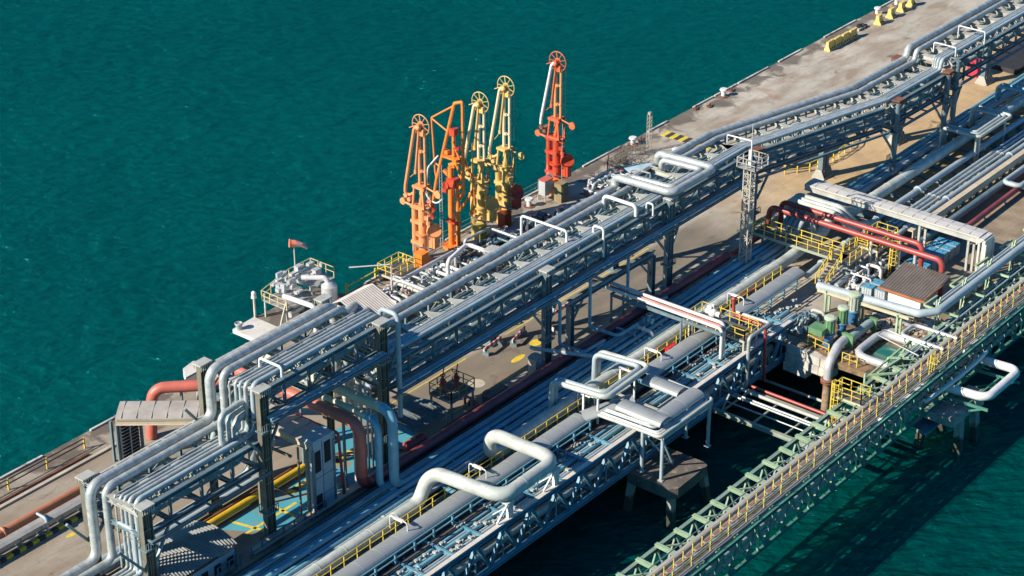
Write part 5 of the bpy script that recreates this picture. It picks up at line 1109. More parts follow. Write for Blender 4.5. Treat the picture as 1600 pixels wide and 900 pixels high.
# yellow pipe guard by the blue floor
pipeline('thick yellow guard pipe at the edge of the blue painted floor', [(-49.5, -7.4, .5), (-37.3, -7.4, .5)], .32, mat('yellow_guard', (.66, .42, .02), .45, 0, .15, 1, (.3, .2, .05), .4), name='guard_pipe', n=16)
pipeline('thin rusty pipe behind the yellow guard pipe', [(-53, -6.7, .45), (-36, -6.7, .45), (-30, -12.9, .45)], .1, RUSTM, name='slim_pipe')
for q, (y, r) in enumerate(((-4.6, .42), (-5.6, .3))):
    pipeline(('wide', 'narrow')[q] + ' grey low pipe turning up behind the yellow guard pipe', [(-60, y, .6), (-42 + q, y, .6), (-41 + q, y, 3.6)], r, PIPE, bend=1.2, name='low_pipe', n=16)
pipeline('thin red post pipe beside the beige roofed covered tray', [(-43.2, -4.0, 0), (-43.2, -4.0, 4.4)], .1, RED, name='standing_pipe')
for x in (-35.6, -34.3):
    t = thing('grey_post', ('nearer' if x < -35 else 'farther') + ' slim grey double post under the cream pipes', 'post', (x, -10.6, 0)); b = MB(); b.box((x, -11.6, 3.9), (.14, .14, 7.8)); b.box((x + .5, -11.6, 3.9), (.14, .14, 7.8)); b.box((x + .25, -11.6, 1.2), (.5, .1, .1)); parts('shaft', b, CLAD, t)
b = MB(); b.box((-39, -13.0, .5), (22, .8, .1)); one('edge_walkway', b, CONCL, 'pale plank walkway on the deck edge below the blue-white cabinet', 'walkway', (-50, -13, .45))
railing('low grey handrail on the deck edge at the bottom left of the trestle', [(-54, -13.2, .1), (-41.5, -13.2, .1)], STEEL, sp=1.3, r=.05)
for q in range(4): pipeline(('top', 'second', 'third', 'bottom')[q] + ' slim pipe on the deck edge wall facing the trestle', [(-60, -13.75 - .05 * q, -.2 - .35 * q), (7, -13.75 - .05 * q, -.2 - .35 * q)], .09, STEELT, name='slim_pipe', n=8)
# traffic barriers
def rwbar(label, x, y, rz, L=3.0, n_=8, grp='red and white barriers on the road'):
    t = thing('road_barrier', label, 'barrier', (x, y, 0), 0, grp); b = MB(); ca, sa = math.cos(rz), math.sin(rz)
    for k in range(n_):
        u = -L / 2 + L * (k + .5) / n_; b.box((x + u * ca, y + u * sa, .72), (L / n_, .1, .38), rz, k % 2)
    obj('striped_board', b, [WHITE, mat('barrier_red', (.6, .06, .05), .5)], t); b = MB()
    for u in (-L / 2 + .3, L / 2 - .3): b.box((x + u * ca, y + u * sa, .3), (.1, .7, .6), rz)
    parts('foot', b, STEEL, t)
rwbar('striped red and white barrier lying nearest the grating platform', -11.2, -6.6, .1); rwbar('striped red and white barrier left of the road shadow', -8.2, -7.4, .25); rwbar('striped red and white barrier turned across the road', -5.0, -8.6, 1.2, 2.0, 6); rwbar('long striped barrier furthest under the middle rack', -1.6, -7.4, .05, 5.0, 14)
# ------------------------------------------------------------------ quay items
def bollard_proto():
    t = thing('mooring_bollard', '', 'bollard', (0, 0, 0), 0, 'white mooring bollards on the quay edge'); b = MB(); b.cyl((0, 0, 0), (0, 0, .7), .3, .26, n=16); b.cyl((0, 0, .7), (0, 0, .82), .3, .5, n=16); b.cyl((0, 0, .82), (0, 0, 1.0), .5, .42, n=16); parts('post', b, WHITE, t); b = MB(); b.cyl((0, 0, 0), (0, 0, .08), .62, n=16); obj('base_plate', b, RUSTM, t); return t
bp_ = bollard_proto()
for i, (x, y, lb) in enumerate(((16.2, 10.6, 'white bollard beside the grey cabinet of the rightmost loading arm'), (36.9, 11.5, 'white bollard left of the yellow and black stripes'), (56.0, 11.5, 'white bollard alone on the edge in the middle of the open quay'), (93.3, 11.3, 'white bollard behind the loose yellow blocks'), (98.2, 11.1, 'farthest white bollard, beyond the one behind the loose yellow blocks'))): place(bp_, i == 0, (x, y, 0), 0, lb)
def block_proto():
    t = thing('traffic_block', '', 'traffic block', (0, 0, 0), 0, 'yellow concrete blocks on the quay'); b = MB(); b.extr([(-.42, 0), (.42, 0), (.42, .15), (.2, .5), (.17, .95), (-.17, .95), (-.2, .5), (-.42, .15)], (-.78, 0, 0), (.78, 0, 0)); b.v = [(x, y, z * 1.3) for x, y, z in b.v]; obj('block', b, YELB, t)
    b = MB()
    for e in (-1, 1):
        for k in (-.5, 0, .5): b.box((k, e * .36, .3), (.16, .12, .22))
    parts('forklift_slot', b, DARK, t); return t
bk = block_proto()
blocks = [(77.9, 9.5, .05), (79.6, 9.45, .02), (81.5, 9.4, .04), (83.4, 9.35, .0), (90.2, 9.3, .5), (93.4, 9.3, .4), (96.5, 9.4, .45), (99.1, 9.4, .45)]
lbs = ('nearest yellow block of the touching row', 'second yellow block of the touching row', 'third yellow block of the touching row', 'fourth yellow block, ending the touching row', 'first loose yellow block after the rusty fitting', 'second loose yellow block, beside the white bollard', 'third loose yellow block of the spaced ones', 'farthest yellow block at the image top')
for i, (x, y, rz) in enumerate(blocks):
    o = place(bk, i == 0, (x, y, 0), rz if i < 4 else .12, lbs[i])
    if i >= 4: o.scale = (.75, 1.3, 1.05)
def cleat(label, x, y):
    t = thing('mooring_hook', label, 'mooring hook', (x, y, 0)); b = MB(); b.box((x, y, .15), (1.7, .9, .3)); obj('base', b, CONCL, t); b = MB(); b.cyl((x - .3, y, .3), (x - .3, y, .8), .2); b.cyl((x + .4, y, .3), (x + .4, y, .65), .16); b.cyl((x - .6, y + .1, .6), (x + .8, y - .1, .55), .1); b.box((x + 1.2, y - .2, .2), (.7, .4, .3), .3); obj('hook', b, STAIN, t)
cleat('dark mooring hook on a pale base between yellow blocks', 86.8, 10.3)
for q, (x, y) in enumerate(((38.4, 11.5), (57.9, 11.6), (50.3, 11.8), (52, 10.9))):
    b = MB(); b.box((x, y, .1), (.7, .3, .2), .4); b.cyl((x - .2, y, .1), (x + .5, y + .2, .3), .1); b.torus((x, y, .12), .3, .07, (0, 0, 1), 14)
    one('rusty_fitting', b, RUSTM, ('rusty fitting next to the bollard by the stripes', 'rusty ring just right of the lone bollard', 'rusty ring left of the lone bollard at the edge', 'rusty ring set back from the lone bollard')[q], 'fitting', (x, y, 0))
railing('low yellow handrail with cables along the quay edge at the far left', [(-90, 10.35, 0), (-47.5, 10.4, 0)], YEL, sp=4.4, r=.05, rails=(.95, .55), h=1.1, top=STAIN)
railing('yellow handrail at the quay edge left of the peach loading arm', [(-11.5, 12.2, 0), (-2.8, 12.2, 0)], YEL, sp=4.3, r=.07, rails=(.7,), h=1.2)
railing('steel cable fence along the quay edge behind the loading arms', [(-1, 12.3, 0), (20, 12.3, 0)], STEEL, sp=3.5, r=.04)
b = MB(); b.box((-62, 9.3, .12), (28, .18, .16)); one('hose_line', b, RUSTM, 'rust-brown hose line lying along the far left quay', 'hose', (-76, 9.3, .1))
# wire fence cage heap
t = thing('fence_enclosure', 'dark mesh fence enclosure filled with scrap beside the expansion loop', 'fence', (31, 7.5, 0)); b = MB()
pts = [(27.6, 8.4), (30.2, 10.1), (34.4, 10.1), (35.6, 8.4)]
for i in range(3):
    p, q = V((*pts[i], 0)), V((*pts[i + 1], 0)); L = (q - p).length; k_ = int(L / .28)
    for k in range(k_ + 1): c = p.lerp(q, k / k_); b.beam(c, c + V((0, 0, 1.9)), .03, .03)
    for z in (.1, .5, .9, 1.3, 1.85): b.beam(p + V((0, 0, z)), q + V((0, 0, z)), .03, .03)
obj('mesh_panel', b, mat('dark_wire', (.10, .09, .08), .7), t)
b = MB()
for k in range(150):
    x, y = random.uniform(28.6, 35.3), random.uniform(7.4, 9.8); z = random.uniform(.1, 1.5)
    p = V((x, y, z)); q = p + V((random.uniform(-.8, .8), random.uniform(-.6, .6), random.uniform(-.4, .5))); b.beam(p, q, .05, .05)
o = obj('wire_scrap', b, mat('scrap_wire', (.22, .19, .16), .7, 0, .4, 3), None); o['kind'] = 'stuff'; o['label'] = 'tangled wire scrap inside the dark mesh fence'; o['category'] = 'scrap'
t = thing('vent_stack', 'slim lattice vent stack rising behind the scrap enclosure', 'mast', (36.4, 8.6, 0)); b = MB()
for e, f in ((0, 0), (.4, 0), (.4, .4), (0, .4)): b.beam((36.4 + e, 8.8 + f, 0), (36.4 + e, 8.8 + f, 4.6), .05, .05)
for k in range(9): b.beam((36.4, 8.8, k * .5), (36.8, 8.8, k * .5 + .5), .04, .04); b.beam((36.4, 9.2, k * .5), (36.4, 8.8, k * .5 + .5), .04, .04)
b.box((36.6, 9.0, 4.75), (.35, .35, .3)); obj('mast', b, mat('mast_paint', (.36, .33, .28), .6), t)
for q, (x, y) in enumerate(((33.4, 3.2), (35.2, 3.0))):
    b = MB(); b.box((x, y, 1.5), (.45, .4, 3.0)); b.box((x, y, 3.05), (.55, .5, .12)); one('white_post', b, WHITE if q == 0 else OLIVE, ('short white post', 'short olive post')[q] + ' poking up behind the expansion loop', 'post', (x, y, 0))
# windsock platform
t = thing('windsock', 'orange and faded pink windsock on a slender pole', 'windsock', (-16.2, 15.4, 0)); b = MB(); b.cyl((-15.5, 15.3, 0), (-15.5, 15.3, 6.3), .09, .06); obj('pole', b, mat('pole_paint', (.6, .52, .42), .6), t)
b = MB(); d = V((.75, -.62, -.12)).normalized(); p0 = V((-15.8, 15.6, 6.35)); b.cyl(p0, p0 + d * .6, .4, .34, 14, False); b.torus(p0, .4, .05, d, 16); obj('sock_mouth', b, SOCK, t)
b = MB(); e1 = p0 + d * 1.2 + V((0, 0, -.12)); b.cyl(p0 + d * .6, e1, .34, .24, 14, False); b.cyl(e1, e1 + d * .55 + V((0, 0, -.4)), .24, .1, 14, False); obj('sock_tail', b, SOCKP, t)
t = thing('gangway_platform', 'cluttered steel gangway platform below the windsock', 'platform', (-16.5, 13.5, 0))
b = MB()
for x in (-19.2, -15.6, -12.8):
    for y in (12.2, 15.2): b.beam((x, y, 0), (x, y, 3.0), .16, .16)
b.beam((-20.4, 12.3, 0), (-19.2, 12.3, 2.9), .14, .14); parts('leg', b, PALE, t)
b = MB(); b.box((-17.2, 13.7, 2.3), (4.4, 3.4, .1)); b.box((-14.0, 13.6, 3.1), (3.0, 3.2, .1)); obj('floor_grating', b, TRAYL, t)
b = MB()
rg = random.Random(5)
for k in range(34):
    b.box((rg.uniform(-19, -12.8), rg.uniform(12.6, 15.0), rg.uniform(2.6, 4.4) + (.5 if k % 3 == 0 else 0)), (rg.uniform(.15, .8), rg.uniform(.15, .7), rg.uniform(.12, .6)), rg.choice((0, 0, .3)))
b.box((-17.9, 14.0, 3.5), (1.5, .5, .35)); b.box((-15.4, 14.2, 4.3), (2.2, .4, .3)); b.cyl((-18.5, 12.6, 1.2), (-16.5, 12.8, 1.2), .3); parts('equipment_box', b, CLADB, t)
railing('', [(-19.4, 12.0, 2.3), (-19.4, 15.4, 2.3), (-15.5, 15.4, 3.1), (-12.4, 15.4, 3.1), (-12.4, 12.2, 3.1)], mat('faded_yellow_rail', (.62, .5, .25), .6), sp=1.2, parent=t)
for c in list(t.children): c.location.z -= .45; c.location.x -= .8
t = thing('white_tank', 'upright white tank beside the gangway platform', 'tank', (-14.6, 10.6, 0)); b = MB(); b.cyl((-15.6, 10.6, .2), (-15.6, 10.6, 3.2), .8, n=22); b.cyl((-15.6, 10.6, 3.2), (-15.6, 10.6, 3.6), .8, .3, n=22); b.box((-15.6, 10.6, .1), (1.8, 1.8, .2)); obj('shell', b, CLADB, t)
pipeline('white pipe bending from the gangway platform to the tank', [(-17.2, 12.8, 4.0), (-15.7, 10.9, 4.0), (-15.6, 10.6, 3.3)], .26, WHITE, bend=.6, name='tank_pipe', n=14)
pipeline('white pipe dropping in front of the gangway platform onto the silver pipes', [(-21.2, 11.3, 4.1), (-20.9, 7.4, 4.1), (-20.9, 7.4, .4)], .26, WHITE, bend=.5, name='tank_pipe', n=14)
pipeline('thin white vent pipe arching over the ends of the silver pipes', [(-13.5, 9.8, 4.6), (-10.4, 7.0, 4.6), (-10.4, 7.0, .5)], .07, WHITE, bend=.2, name='vent_pipe', n=8)
for q, (dy, r) in enumerate(((0, .55), (1.5, .42))):
    pipeline(('thick', 'thinner')[q] + ' silver pipe end dipping below the rack beside the pale ribbed hut', [(-27.5, 3.6 - dy, 3.0), (-20.5, 4.6 - dy * 1.1, 3.3), (-11.5 - q * 1.0, 9.4 - dy * 1.3, 1.0)], r, CLAD, bend=3, name='insulated_pipe', n=18, bands=.95)
t = thing('edge_lamp', 'short lamp post at the corner of the windsock platform', 'lamp post', (-21.4, 16.0, 0)); b = MB(); b.cyl((-20.8, 15.9, 0), (-20.8, 15.9, 2.2), .12); parts('post', b, MATS['pole_paint'], t); b = MB(); b.cyl((-20.8, 15.9, 2.2), (-20.8, 15.9, 2.6), .3, .22); b.ball((-20.8, 15.9, 2.7), .25); obj('lamp_head', b, WHITE, t)
b = MB(); b.cyl((-23.6, 15.3, .1), (-23.6, 15.3, .7), .3, .35); b.torus((-23.6, 15.3, .72), .35, .08, (0, 0, 1)); one('slab_bollard', b, CLAD, 'short grey bollard on the corner of the white slab below the windsock', 'bollard', (-23.6, 15.3, .1))

# ------------------------------------------------------------------ loading arms
def sheave(b, c, r):
    b.torus(c, r, .06, (1, 0, 0), 28); b.torus(c, r * .32, .06, (1, 0, 0), 14)
    for k in range(9): g = k * 2 * math.pi / 9; b.beam(V(c) + V((0, .15 * math.cos(g), .15 * math.sin(g))), V(c) + V((0, r * math.cos(g), r * math.sin(g))), .09, .05)
def arm(label, x, y, m, tube, low, top=15.0, box=None):
    box = box or m; t = thing('loading_arm', label, 'loading arm', (x, y, 0)); q = V((x, y, 0))
    P = lambda a, b_, c: (x + a, y + b_, c)
    b = MB(); b.cyl(P(0, -.1, 0), P(0, -.1, 6.6), .52, .46, n=20); b.cyl(P(0, 0, .0), P(0, 0, .3), 1.0, n=20); b.cyl(P(0, 0, 3.2), P(0, 0, 3.4), .74, n=20); b.cyl(P(-.1, .95, 1.0), P(-.1, .95, 6.0), .3, n=14); obj('pedestal', b, low, t)
    b = MB(); 
    for z in (2.2, 4.6, 6.3): b.box(P(0, .4, z), (1.0, 1.6, .35))
    for k in range(7): b.box(P(.55 - .1 * k, -.75 - .08 * (k % 3), 2.0 + .55 * k), (.5, .45, .42), .3 * k)
    obj('bracket', b, low, t)
    b = MB(); b.box(P(-.9, -.6, .8), (1.1, 1.0, 1.6)); b.box(P(-.9, -.6, 1.63), (1.2, 1.1, .08)); obj('control_box', b, box, t)
    b = MB()  # counterweight sectors
    for k in range(4): b.cyl(P(.25 + .16 * k, -1.35, 3.9 - .1 * k), P(.34 + .16 * k, -1.15 - .1 * (k % 2), 3.9 - .25 * k), .78 - .1 * k, n=12)
    b.box(P(.5, -1.1, 2.6), (.7, .8, 1.5)); obj('counterweight', b, low, t)
    b = MB()  # head cage
    for a in (-.55, .55):
        b.beam(P(a, .75, 6.4), P(a, .5, 8.7), .16, .2); b.beam(P(a, -.75, 6.4), P(a, -.6, 8.7), .16, .2); b.beam(P(a, .8, 6.5), P(a, -.8, 6.5), .16, .24); b.beam(P(a, .75, 8.7), P(a, -.8, 8.6), .18, .26)
    b.box(P(0, 0, 8.75), (1.2, 1.3, .16)); b.cyl(P(-.2, 1.0, 6.2), P(.2, -1.0, 6.1), .32, n=14); b.cyl(P(0, .1, 6.6), P(0, -.3, 8.4), .26, n=14)
    b.cyl(P(0, -.6, 8.7), P(0, -2.1, 8.4), .09); b.cyl(P(-.08, -2.15, 8.35), P(.08, -2.15, 8.35), .42, n=16); b.cyl(P(0, .9, 6.0), P(-.1, 2.5, 6.3), .13); b.cyl(P(-.2, 2.5, 6.3), P(0, 2.5, 6.3), .38, n=14)
    obj('swivel_head', b, m, t)
    b = MB(); b.cyl(P(0, .2, 8.6), P(0, .18, top + .3), .17, n=16); b.cyl(P(.05, -.52, 8.6), P(.05, -.52, top + .1), .15, n=14)
    for z in (10.4, 12.6): b.cyl(P(-.05, .3, z), P(-.05, -.6, z), .09); b.cyl(P(-.1, -.15, z - .12), P(-.1, -.15, z + .12), .17)
    obj('inboard_arm', b, tube if tube is not WHITE else m, t)
    b = MB(); b.path([P(-.3, .1, top + .8), P(-.45, .42, top + .45), P(-.5, 1.75, 8.4), P(-.5, 1.8, 7.7)], .17, 14, .4); obj('outboard_arm', b, tube, t)
    b = MB(); b.cyl(P(-.2, .02, top + .4), P(-.25, .55, top - 4.2), .11); b.box(P(-.25, .56, top - 4.4), (.2, .24, .4)); b.cyl(P(-.25, .58, top - 4.5), P(-.3, 1.3, 9.4), .035); b.cyl(P(-.2, -.1, top + 1.0), P(-.2, 1.3, top + .3), .05); obj('link_rod', b, m, t)
    b = MB(); b.path([P(-.5, 1.8, 7.8), P(-.5, 1.7, 7.4), P(-.4, 1.2, 7.5), P(-.3, .7, 7.9)], .15, 12, .25); b.cyl(P(-.7, 1.65, 7.4), P(-.3, 1.65, 7.4), .26, n=14); b.cyl(P(-.6, 1.3, 7.0), P(-.2, 1.3, 7.0), .24, n=14); obj('triple_swivel', b, m if tube is not WHITE else RUSTM, t)
    b = MB(); sheave(b, P(.1, 0, top + .8), 1.12); obj('sheave', b, m, t)
    b = MB(); b.cyl(P(.3, 0, top + .8), P(-.45, 0, top + .8), .24, n=16); b.ball(P(-.3, 0, top + .6), .3); b.box(P(0, -.1, top + .1), (.4, .9, .7)); obj('apex_hub', b, m, t)
    b = MB(); b.cyl(P(.15, -1.1, top + .8), P(.15, -1.1, 4.2), .025, n=5); b.cyl(P(.15, 1.1, top + .6), P(.15, .8, 8.6), .02, n=5)
    z = 5.0
    while z < top: b.box(P(.15, -1.05, z), (.07, .09, .1)); z += .62
    parts('drive_cable', b, STAIN, t)
    b = MB(); b.cyl(P(-.5, .9, .2), P(-.2, 1.0, 6.0), .04, n=6); b.cyl(P(-.3, -1.0, 1.6), P(-.2, -1.0, 8.4), .03, n=6); b.path([P(-1.5, 0, 2.6), P(-1.0, -.5, 2.2), P(.8, -1.0, 1.5)], .1, 8); parts('hydraulic_line', b, MAINP, t)
    return t
arm('faded orange loading arm at the row end nearest the windsock, spoked wheel on top', -1.2, 10.9, PEACH, PEACH, PEACH, 14.6, ORANGE)
arm('pale yellow loading arm in the middle of the row, mottled yellow base', 7.5, 10.3, LEMON, IVORY, LEMON, 14.4, mat('olive_box', (.45, .36, .08), .5, 0, .2, 1))
arm('pale yellow loading arm with a red lower pedestal, fourth in the row', 11.6, 10.2, LEMON, IVORY, mat('red_base', (.40, .05, .04), .5, 0, .2, 1, (.5, .35, .12), .4), 14.9, REDO)
a4 = bpy.data.objects['loading_arm.002']
for c in a4.children:
    if c.name.startswith('pedestal') or c.name.startswith('bracket'): c.data.materials[0] = LEMON
a5 = arm('red-orange loading arm standing apart at the right with a white outer tube', 21.4, 10.9, mat('red_orange', (.60, .13, .05), .45, 0, .15, 1, (.4, .06, .03), .4), WHITE, REDO, 14.5, ORANGE)
for c in a5.children:
    if c.name.startswith('inboard'): c.data.materials[0] = PEACH
# orange derrick type arm
x, y = 3.4, 10.9; P = lambda a, b_, c: (x + a, y + b_, c)
t = thing('loading_arm', 'bright orange derrick-like loading arm with triangular frame, second in the row', 'loading arm', (x, y, 0))
b = MB(); b.cyl(P(0, 0, 0), P(0, 0, 9.2), .34, .3, n=18); b.cyl(P(.1, -.85, 0), P(.1, -.85, 7.0), .24, n=16); b.cyl(P(0, 0, 0), P(0, 0, .3), 1, n=18); b.cyl(P(.1, -.4, 9.2), P(.1, -.4, 13.4), .2, n=14); obj('mast', b, ORANGE, t)
b = MB(); b.box(P(0, -.3, 7.6), (.9, 1.2, .9)); b.box(P(0, .7, 6.4), (.6, .7, .4)); b.box(P(0, -.3, 3.0), (.8, 1.5, .2)); b.cyl(P(-.55, .3, 7.2), P(.55, .3, 7.2), .4, n=16); parts('slewing_unit', b, REDO, t)
b = MB(); b.box(P(0, -.3, 10.4), (1.1, 2.3, .2)); b.box(P(0, .5, 10.8), (.5, .6, .4)); b.beam(P(0, -1.6, 10.3), P(0, .2, 9.4), .2, .3); b.beam(P(0, .9, 8.6), P(0, -1.4, 7.2), .3, .35); obj('head_platform', b, ORANGE, t)
b = MB(); b.path([P(-.2, 2.3, 4.6), P(-.2, 1.8, 7.2), P(-.2, -.7, 16.2), P(-.2, -.85, 16.6), P(-.2, -1.85, 17.0), P(-.2, -1.9, 16.4), P(-.2, -1.9, 6.8), P(-.2, -1.2, 5.8)], .17, 14, .12); obj('boom_tube', b, ORANGE, t)
b = MB(); b.path([P(-.2, -.6, 16.2), P(-.2, 2.3, 14.2), P(-.2, 1.95, 8.2), P(-.2, 1.7, 7.2)], .1, 10, .2); b.cyl(P(-.2, 2.25, 14.1), P(-.2, .1, 13.2), .09); b.cyl(P(-.2, 1.95, 9.2), P(-.2, 1.2, 8.9), .08); b.cyl(P(-.1, -.5, 10.6), P(-.1, -1.7, 8.2), .16); b.cyl(P(-.1, -.4, 12.2), P(-.1, -1.9, 9.4), .12); obj('stay_frame', b, ORANGE, t)
b = MB(); b.path([P(-.3, 1.4, 10.2), P(-.6, 2.6, 8.6), P(-.6, 3.0, 5.2), P(-.5, 1.6, 4.6), P(-.3, .9, 5.4)], .09, 8, .9); obj('hose', b, WHITE, t)
b = MB()
for e in (-.2, .2): b.beam(P(-.9 + e, .6, .2), P(-.9 + e, .6, 9.5), .05, .05)
z = .4
while z < 9.4: b.beam(P(-1.1, .6, z), P(-.7, .6, z), .04, .04); z += .35
obj('ladder', b, CLAD, t)
b = MB(); b.path([P(.3, -2.8, 8.6), P(.3, -3.0, 5.4), P(.3, -2.2, 4.4), P(.3, -3.4, 4.4)], .14, 10, .3); b.cyl(P(.2, -.9, 4.2), P(.3, -3.0, 7.6), .15); b.beam(P(.3, -2.8, 8.4), P(.1, -1.8, 10.6), .2, .2); b.cyl(P(.2, -2.8, 12.6), P(.2, -2.8, 7), .06); obj('outer_linkage', b, ORANGE, t)
b = MB(); b.box(P(0, -.5, 13.3), (.7, .7, .8)); b.box(P(0, -1.2, 11.6), (.8, 1.0, .08)); b.beam(P(-.4, -1.6, 11.6), P(-.4, -1.6, 12.6), .05, .05); b.beam(P(.4, -1.6, 11.6), P(.4, -1.6, 12.6), .05, .05); b.beam(P(-.4, -1.6, 12.6), P(.4, -1.6, 12.6), .05, .05); parts('crow_nest', b, REDO, t)
b = MB(); b.ball(P(-.2, 2.7, 4.3), .5); b.cyl(P(-.3, 3.1, 4.2), P(-.1, 2.3, 3.4), .4, n=12); b.cyl(P(-.2, 2.9, 3.4), P(-.2, 2.3, 2.6), .25, n=12); obj('coupler', b, REDO, t)
# control cabinets on the right arm
t = thing('control_cabinet', 'grey control cabinet with a red lid beside the rightmost loading arm', 'cabinet', (18.6, 10.2, 0)); b = MB(); b.box((18.9, 10.4, 1.5), (1.4, .9, 1.7)); obj('case', b, CLADB, t); b = MB(); b.box((18.9, 10.4, 2.4), (1.5, 1.0, .1)); obj('lid', b, CORAL, t); b = MB()
for e in (-.7, .7):
    for f in (-.5, .5): b.box((18.9 + e, 10.4 + f, .3), (.1, .1, .6))
parts('leg', b, PALE, t)
b = MB(); b.box((19.6, 8.8, 1.1), (1.2, 1.0, 2.2)); b.box((19.6, 8.25, 1.3), (.9, .08, 1.2)); one('valve_box', b, mat('olive_drab', (.26, .22, .12), .6), 'olive valve box in front of the rightmost loading arm', 'box', (19.6, 8.8, 0))

# ------------------------------------------------------------------ valve manifolds between arms and rack
def valve(b, bw, x, y, z, r, ax):
    b.hold = True; b.cur += 1
    d = V(ax); c = V((x, y, z)); b.ball(c, r * 1.5, 10, 6); b.cyl(c - d * r * 2.2, c - d * r * 1.8, r * 1.6, n=10); b.cyl(c + d * r * 1.8, c + d * r * 2.2, r * 1.6, n=10); b.cyl(c, c + V((0, 0, r * 3.2)), r * .5, n=8)
    bw.torus(c + V((0, 0, r * 3.3)), r * 1.5, r * .16, (0, 0, 1), 14, 5)
def manifold(label, x0, x1, y0, y1, seed, mats=(WHITE, CLAD, PIPE), zmax=2.0, dens=1.0):
    rnd = random.Random(seed); t = thing('valve_manifold', label, 'valve manifold', ((x0 + x1) / 2, (y0 + y1) / 2, 0))
    L, W_ = x1 - x0, y1 - y0
    for k in range(int(W_ / .8 * dens)):
        y = y0 + (k + .5) * W_ / max(1, int(W_ / .8 * dens)); z = rnd.uniform(.5, zmax * .8); r = rnd.choice((.1, .13, .17, .22))
        b = MB(); xs = x0 + rnd.uniform(0, L * .3); xe = x1 - rnd.uniform(0, L * .3); yy = y + rnd.uniform(-1, 1)
        b.path([(xs, y, .1), (xs, y, z), (xe, y, z), (xe, yy, z), (xe, yy, .1)], r, 10, r * 2.5, bumps=[(rnd.uniform(.7, 1.6), .12, 1.6, .6)])
        obj('pipe', b, rnd.choice(mats), t)
    for k in range(int(L / .9 * dens)):
        x = x0 + (k + .5) * .9 / dens; z = rnd.uniform(.4, zmax); r = rnd.choice((.09, .12, .18))
        b = MB(); ya = y0 + rnd.uniform(0, W_ * .4); yb = y1 - rnd.uniform(0, W_ * .4)
        b.path([(x, ya, .1), (x, ya, z), (x, yb, z), (x + rnd.uniform(-.6, .6), yb, z * .4)], r, 10, r * 2.5, bumps=[(rnd.uniform(.6, 1.4), .1, 1.6, .5)])
        obj('pipe', b, rnd.choice(mats), t)
    b, bw = MB(), MB()
    for k in range(int(L * W_ * .34 * dens)):
        r = rnd.uniform(.12, .26); valve(b, bw, x0 + rnd.random() * L, y0 + rnd.random() * W_, rnd.uniform(.5, zmax * .8), r, rnd.choice(((1, 0, 0), (0, 1, 0))))
    parts('valve', b, mats[0], t); parts('handwheel', bw, rnd.choice((RED, WHITE, BLUEM)), t)
    b = MB()
    for k in range(int(L * W_ * .3)):
        x, y = x0 + rnd.random() * L, y0 + rnd.random() * W_; b.box((x, y, rnd.uniform(.3, .9)), (rnd.uniform(.1, .6), rnd.uniform(.1, .6), rnd.uniform(.2, .8)), rnd.random()); b.box((x + .3, y + .2, zmax * .2), (.08, .08, zmax * .4))
    parts('bracket', b, rnd.choice((PALE, STEEL)), t)
    b = MB(); b.box(((x0 + x1) / 2, (y0 + y1) / 2, .04), (L, W_, .07)); obj('skid', b, TRAYD, t); return t
manifold('tangle of white valves and pipes just right of the pale ribbed hut', -12.0, -7.4, 3.6, 9.0, 1, (CLADB, CLAD, PALE))
manifold('tangle of white valves behind the rack, left of the peach loading arm base', -7.0, -2.2, 2.2, 8.6, 2, (WHITE, CLADB, PIPE))
manifold('valve tangle behind the rack at the foot of the orange derrick arm', -1.6, 3.6, 1.4, 8.4, 3, (WHITE, CLAD, PIPE, TRAYD))
manifold('dark and blue valve tangle at the feet of the yellow loading arms', 4.2, 9.6, 1.2, 8.6, 4, (PIPE, STEEL, PIPEB, WHITE))
manifold('dark valve tangle right of the fourth loading arm', 10.2, 15.6, .8, 8.0, 5, (STEEL, PIPE, CLAD, TRAYD), dens=.8)
manifold('valve skid with white elbows right of the rightmost loading arm', 22.2, 28.0, 2.4, 8.2, 6, (CLADB, CLAD, PIPE), zmax=1.7)
manifold('small dark valve group on the trestle left of the crossing pipes', -4.8, 1.6, -18.6, -14.9, 7, (PIPEB, STEEL, WHITE), zmax=2.6, dens=.6)
manifold('clutter of valves and fittings beneath the long middle rack', -28, -21, -3.6, 3.4, 8, (CLAD, PALE, PIPE), zmax=2.4, dens=.7)
manifold('clutter of fittings beneath the rack behind the red and white barriers', -18, -6, -4.6, .8, 9, (CLAD, PALE, WHITE), zmax=2.2, dens=.6)
manifold('valve clutter beneath the rack in front of the expansion loop', 6, 22, -4.2, -.6, 10, (PALE, PIPE, CLAD), zmax=2.2, dens=.6)
manifold('valve clutter under the yellow railed platform near the hut', 20.2, 27.6, -28.9, -26.4, 12, (WHITE, CLAD, PIPE), zmax=2.0, dens=.8)
manifold('dark fittings at the trestle end beside the pumps', 9.4, 14.6, -28.8, -26.6, 13, (STEEL, PALE, PIPE), zmax=1.2, dens=.7)
hp = 'header_pipe'
pipeline('lower long white header pipe cornering behind the rack near the ribbed hut', [(-1.0, 6.6, .3), (-1.0, 6.6, 2.6), (-9.6, 6.6, 2.6), (-9.6, -.6, 2.6), (-9.6, -.6, .4)], .2, CLADB, bend=.5, name=hp, n=12)
pipeline('taller white header pipe with a drop leg in the middle of the valve tangles', [(-4.6, 4.6, .2), (-4.6, 4.6, 3.4), (-.4, 5.6, 3.4), (-.4, -.4, 3.4), (-.4, -.4, .4)], .22, WHITE, bend=.5, name=hp, n=12)
pipeline('upper silver header pipe below the orange derrick arm', [(1.4, 7.4, .2), (1.4, 7.4, 2.6), (5.2, 7.2, 2.6), (5.2, 1.0, 2.6), (5.2, 1.0, .3)], .16, CLAD, bend=.4, name=hp, n=12)
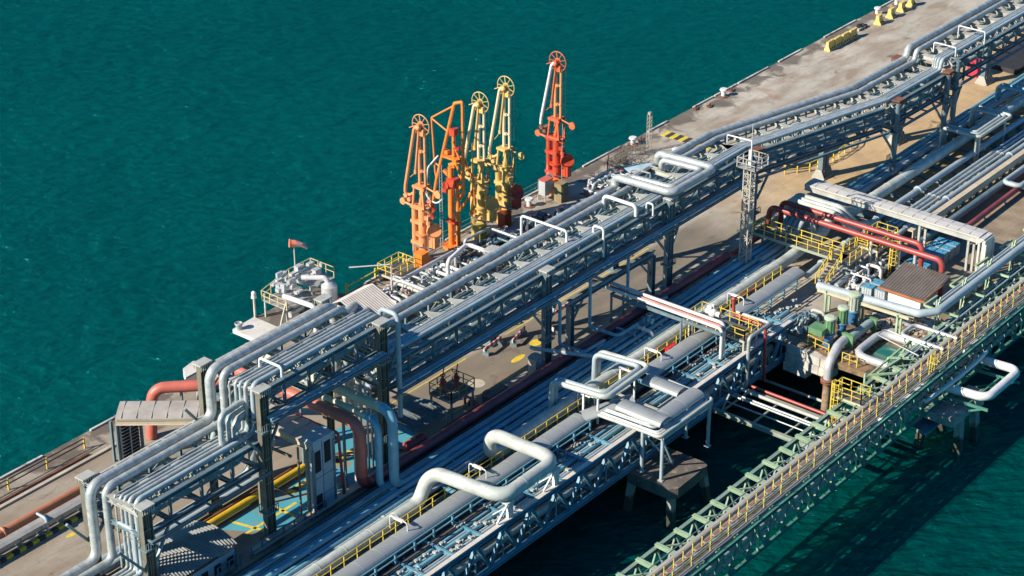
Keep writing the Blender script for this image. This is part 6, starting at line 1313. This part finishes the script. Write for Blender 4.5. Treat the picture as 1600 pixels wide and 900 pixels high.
pipeline('short pale header pipe low beside the ribbed hut', [(-8.6, 8.6, .2), (-8.6, 8.6, 1.8), (-8.6, 1.0, 1.8), (-6.0, 1.0, 1.8)], .15, CLADB, bend=.4, name=hp, n=12)
yplat('small yellow railed platform at the quay edge beside the peach loading arm', -7.4, -4.2, 9.4, 11.6, 1.0)
# yellow pit railing and red box at top right
railing('yellow handrail round the pit below the bending rack', [(41, -6.8, 0), (43.4, -8.6, 0), (47.6, -9.2, 0), (51.8, -9.0, 0), (55.5, -7.5, 0)], YEL, sp=1.6, r=.05)
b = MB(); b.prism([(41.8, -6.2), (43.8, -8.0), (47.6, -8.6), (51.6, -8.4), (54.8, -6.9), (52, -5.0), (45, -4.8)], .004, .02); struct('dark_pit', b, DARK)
b = MB(); b.box((81.8, -9.4, 1.1), (1.9, 1.4, 2.2)); b.box((81.8, -10.13, 1.3), (.4, .04, .5), 0, 1); one('red_box', b, [mat('red_box', (.75, .03, .06), .5), WHITE], 'bright red equipment box under the far raised rack', 'equipment box', (81.8, -9.4, 0))
t = thing('pedestal_lamp', 'small dark lamp on a thin post on the open tan quay', 'lamp post', (40.0, -17.4, 0)); b = MB(); b.cyl((36.4, -15.0, 0), (36.4, -15.0, 1.7), .05); parts('post', b, STAIN, t); b = MB(); b.cyl((36.4, -15.0, 1.7), (36.4, -15.0, 2.3), .28, .1); b.ball((36.4, -15.0, 1.7), .2); obj('lamp_head', b, STAIN, t)
pipeline('grey pipe lying on yellow stands under the far raised rack', [(86, -15.2, 1.4), (140, -14.8, 1.4)], .2, CLAD, name='ground_pipe', sup=(4, 0, YEL))
b = MB(); b.box((98, -11.0, .3), (26, 5, .6)); one('dark_tank_bund', b, STAIN, 'low dark covered bund under the far raised rack', 'bund', (98, -11.0, 0))
b = MB(); b.box((29.5, 5.2, .25), (3.4, 1.7, .5), -.5); b.box((29.5, 5.2, 1.5), (3.4, 1.8, .06), -.5); one('blue_tarp', b, mat('pale_blue_tarp', (.42, .58, .64), .5), 'pale blue sheet poking out behind the expansion loop', 'sheet', (29.5, 5.2, 0))
